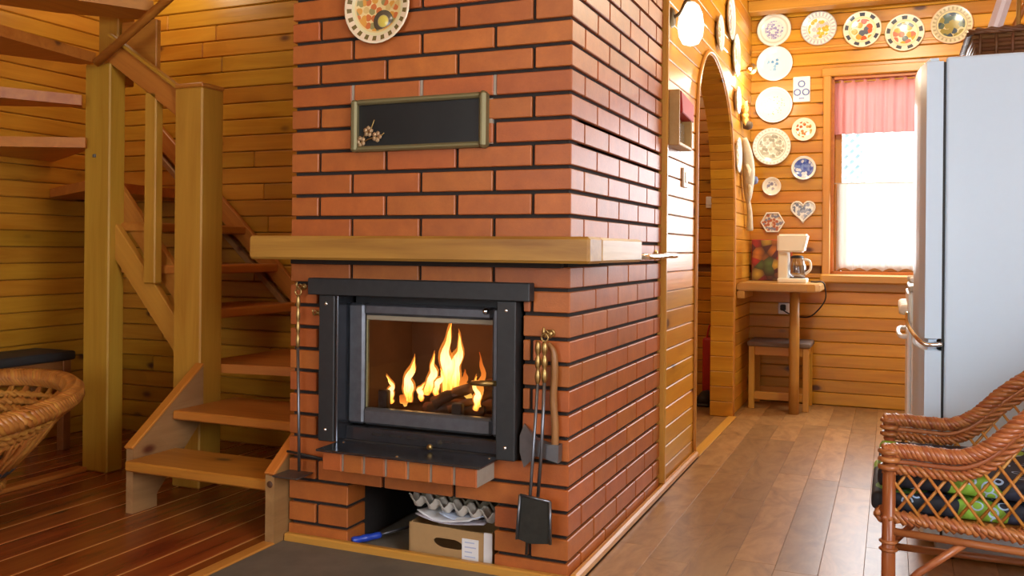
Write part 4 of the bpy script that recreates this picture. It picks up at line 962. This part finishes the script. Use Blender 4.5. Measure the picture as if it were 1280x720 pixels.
for k in range(12):
    y = AY0+.02+(AY1-AY0-.04)*k/11
    tube('back_cane', [(1.5, y, .31), (1.56, y, .84)], .0045, wickM, WC, 5)
fr_ = [Vector((.872, AY0+(AY1-AY0)*k/24, .335)) for k in range(25)]
for j in range(4): tube('seat_rail_strand', braid(fr_, .013, 5, 4, j), .0095, wickD, WC, 6)
box('woven_seat', .88, 1.5, AY0+.01, AY1-.01, .318, .335, wickM, WC, .004)
for y in (AY0, AY1):
    tube('brace', [(.90, y, .13), (.96, y, .20), (1.06, y, .285)], .010, wickD, WC, 7); tube('brace', [(1.47, y, .10), (1.36, y, .19), (1.22, y, .28)], .010, wickD, WC, 7)
    tube('stretcher', [(.888, y, .12), (1.49, y, .12)], .011, wickD, WC, 8)
tube('stretcher', [(.888, AY0, .14), (.888, AY1, .14)], .011, wickD, WC, 8)
t = NT('printed cushion fabric'); v = t.objc(False); d, c = t.voro(t.vmath('MULTIPLY', v, (1, 1, 1.3)), 9.5); s0 = t.sep(c)[0]
base = t.ramp(s0, [(0, (.012, .014, .025)), (.36, (.24, .46, .04)), (.58, (.02, .025, .05)), (.72, (.04, .07, .13)), (.85, (.13, .28, .03)), (.92, (.015, .018, .03))], 'CONSTANT')
d2_, c2_ = t.voro(v, 26); ln_ = t.math('MULTIPLY', t.math('GREATER_THAN', d2_, .30), t.math('LESS_THAN', d2_, .40))
base = t.mix(t.math('MULTIPLY', ln_, t.math('GREATER_THAN', t.sep(c2_)[1], .6)), base, (.38, .52, .72))
edge = t.math('GREATER_THAN', d, .62); base = t.mix(edge, base, (.01, .012, .02))
t.ln(base, t.b.inputs['Base Color']); t.b.inputs['Roughness'].default_value = .7; cushM = t.m
tag(soft_box('seat_cushion', .845, 1.44, -.035, .375, .336, .385, cushM, None, .02, 4, 2, .004), 'dark seat cushion with green and blue print, lower one in the armchair', 'cushion', 'armchair cushions')
tag(soft_box('seat_cushion', .86, 1.40, -.03, .37, .394, .446, cushM, None, .022, 4, 2, .006), 'green-patterned dark cushion, upper one in the armchair', 'cushion', 'armchair cushions')

# ------------------------------------------------------------------ wicker tub chair at the left
LC = thing('wicker_tub_chair', 'honey-coloured round wicker tub chair at the left edge', 'armchair', (-2.19, -.45, 0))
cx, cy, R0 = -2.19, -.45, .44
def rz(y): return .455+.11*(y+.25)
ring = [Vector((cx+R0*math.cos(a), cy+R0*math.sin(a), rz(cy+R0*math.sin(a)))) for a in [2*math.pi*k/180 for k in range(180)]]
for j in range(7): tube('rim_strand', braid(ring, .027, 26, 7, j, True), .0125, wickM, LC, 7, True)
for q in range(3):
    rr = R0-.035-q*.022
    rg = [Vector((cx+rr*math.cos(a), cy+rr*math.sin(a), rz(cy+rr*math.sin(a))-.055-q*.022)) for a in [2*math.pi*k/90 for k in range(90)]]
    for j in range(2): tube('weave_row', braid(rg, .008, 40, 2, j, True), .010, wickM, LC, 6, True)
for k in range(40):
    a = 2*math.pi*k/40
    for s in (1, -1):
        b = a+s*.22
        p0 = Vector((cx+R0*math.cos(a), cy+R0*math.sin(a), rz(cy+R0*math.sin(a))-.01)); p1 = Vector((cx+.20*math.cos(b), cy+.20*math.sin(b), .16))
        tube('cane', [p0, p0.lerp(p1, .5)+Vector((math.cos(a), math.sin(a), 0))*.015, p1], .0085, wickM, LC, 6)
bs = [Vector((cx+.20*math.cos(a), cy+.20*math.sin(a), .15)) for a in [2*math.pi*k/60 for k in range(60)]]
for j in range(3): tube('base_strand', braid(bs, .014, 14, 3, j, True), .012, wickM, LC, 6, True)
for k in range(4):
    a = math.pi/4+k*math.pi/2; tube('leg', [(cx+.16*math.cos(a), cy+.16*math.sin(a), 0), (cx+.17*math.cos(a), cy+.17*math.sin(a), .15)], .016, wickD, LC, 8)
tube('foot_ring', [(cx+.16*math.cos(a), cy+.16*math.sin(a), .015) for a in [2*math.pi*k/40 for k in range(40)]], .014, wickD, LC, 8, True)
lathe('seat_pad', [(0, .235), (.22, .23), (.26, .21), (.24, .19), (0, .185)], blackSeat, (cx, cy, 0), LC, 28)

# ------------------------------------------------------------------ bench under the stair
BN = thing('bench', 'dark-topped wooden bench in the shadow under the stair', 'bench', (-3.0, .3, 0))
bw = wood('bench wood', (.34, .14, .035), (.22, .08, .018), 'Y', .2, .5, .1)
soft_box('seat', -3.13, -2.85, -.7, .72, .44, .485, blackSeat, BN, .012, 2)
box('rail', -2.885, -2.86, -.68, .70, .375, .44, bw, BN, .003)
for y in (-.66, .65):
    for x in (-3.12, -2.90): box('leg', x, x+.045, y, y+.045, 0, .44, bw, BN, .003)
struct(box('trim_5', -2.47, -2.41, -1.2, .40, .0, .02, stairY, None, .004), 'wooden floor strip leading to the foot of the main stair post', 'trim')

# ------------------------------------------------------------------ winding staircase
SC = thing('winding_staircase', 'open winding pine staircase with thick posts left of the fireplace', 'staircase', (-1.9, .5, 0))
box('main_post', -2.447, -2.296, .40, .49, 0, 1.818, postZ, SC, .006)
box('bolt', -2.39, -2.375, .392, .402, 1.40, 1.415, steelM, SC, .002)
box('upper_post', -2.50, -2.38, .52, .62, 1.75, TOP, postZ, SC, .005)
box('newel_post', -1.895, -1.748, .368, .50, .0, 1.672, postZ, SC, .006)
box('newel_cap', -1.897, -1.746, .366, .502, 1.672, 1.69, stairX, SC, .004)
# bottom flight
LX, RX = -1.765, -1.06
def stringer(x, t_, pts, mat, name='stringer'):
    bm = bmesh.new(); add_panel(bm, pts, [], lambda a, b: (x, a, b), lambda a, b: (x+t_, a, b))
    return obj(name, bm, mat, SC)
sgY = wood('grey stringer y', (.42, .24, .085), (.28, .15, .05), 'Y', .8, .5, .1)
stringer(LX, .035, [(.0, 0), (.0, .245), (.37, .515), (.37, .30), (.12, .05), (.12, 0)], sgY)
beam('stringer_cap', (LX+.016, -.006, .246), (LX+.016, .372, .522), .042, .012, stairX, SC, .003)
stringer(RX, .036, [(-.075, 0), (-.075, .235), (-.06, .25), (.30, .51), (.30, .30), (.03, .0)], sgY)
beam('stringer_cap', (RX+.018, -.078, .240), (RX+.018, .30, .516), .042, .012, stairX, SC, .003)
lathe('plug', [(0, .003), (.010, .002), (.012, 0)], plain('dark plug', (.08, .03, .01), .6), (RX+.018, -.075, .205), SC, 10, FY)
box('tread', -1.728, RX-.002, -.045, .215, .170, .208, stairX, SC, .006)
box('tread', LX+.036, RX-.002, .195, .56, .322, .358, stairX, SC, .006)
box('tread', LX+.036, -1.0+.0-.022, .20, .22, .17, .17+.04, sgY, SC, 0) if False else None
# third winder step reaching to the back wall
bm = bmesh.new(); add_panel(bm, [(-1.745, .50), (-1.03, .60), (-1.03, 1.145), (-1.87, 1.145), (-1.89, .50)], [], lambda a, b: (a, b, .468), lambda a, b: (a, b, .506)); obj('tread', bm, stairX, SC)
# middle flight climbing to the left
for k, (x0, x1, z) in enumerate([(-2.13, -1.80, .735), (-2.30, -1.93, .925), (-2.52, -2.13, 1.112)]):
    box('tread', x0, x1, .47, 1.145, z-.04, z, stairY, SC, .006)
def slope(name, y, x0, z0, x1, z1, h, t_, mat): 
    return beam(name, (x0, y, z0), (x1, y, z1), t_, h, mat, SC, .004, up=(0, 0, 1))
slope('stringer', .455, -1.82, .475, -2.34, 1.075, .105, .035, postX)
slope('stringer', .50, -1.80, .62, -2.36, 1.25, .10, .03, stairX)
slope('stringer', 1.125, -1.75, .705, -2.75, 1.63, .085, .03, stairX)
slope('stringer', 1.118, -1.75, .60, -2.75, 1.525, .03, .03, sgY)
# handrail and balusters between newel and main post
slope('handrail', .43, -1.86, 1.585, -2.30, 1.875, .105, .05, stairX)
slope('handrail_bead', .40, -1.86, 1.65, -2.30, 1.94, .016, .03, postX)
box('baluster', -2.100, -2.035,   .405, .450, .845, 1.672, postZ, SC, .005)
# upper winders fanned round the main post, seen from below
def winder(pts, z, mat): 
    bm = bmesh.new(); add_panel(bm, pts, [], lambda a, b: (a, b, z-.045), lambda a, b: (a, b, z)); return obj('tread', bm, mat, SC)
winder([(-2.40, .50), (-2.5, 1.145), (-3.14, 1.145), (-3.14, .80), (-2.46, .42)], 1.30, stairX)
winder([(-2.41, .372), (-3.14, .02), (-3.14, .82), (-2.46, .44)], 1.487, stairX)
winder([(-2.41, .35), (-2.70, -.16), (-3.14, -.16), (-3.14, .06), (-2.46, .40)], 1.672, stairX)
winder([(-2.36, .38), (-2.27, -.30), (-2.9, -.30), (-2.72, -.12), (-2.45, .38)], 1.860, stairX)
winder([(-2.08, .43), (-2.40, -.06), (-2.75, -.10), (-2.50, .30), (-2.20, .56)], 2.075, stairY)
tube('rising_rail', [(-2.345, .37, 1.812), (-1.2, .37, 2.49)], .020, stairX, SC, 6)
box('upper_block', -2.37, -2.16, .53, .56, 1.78, 2.03, stairX, SC, .004)
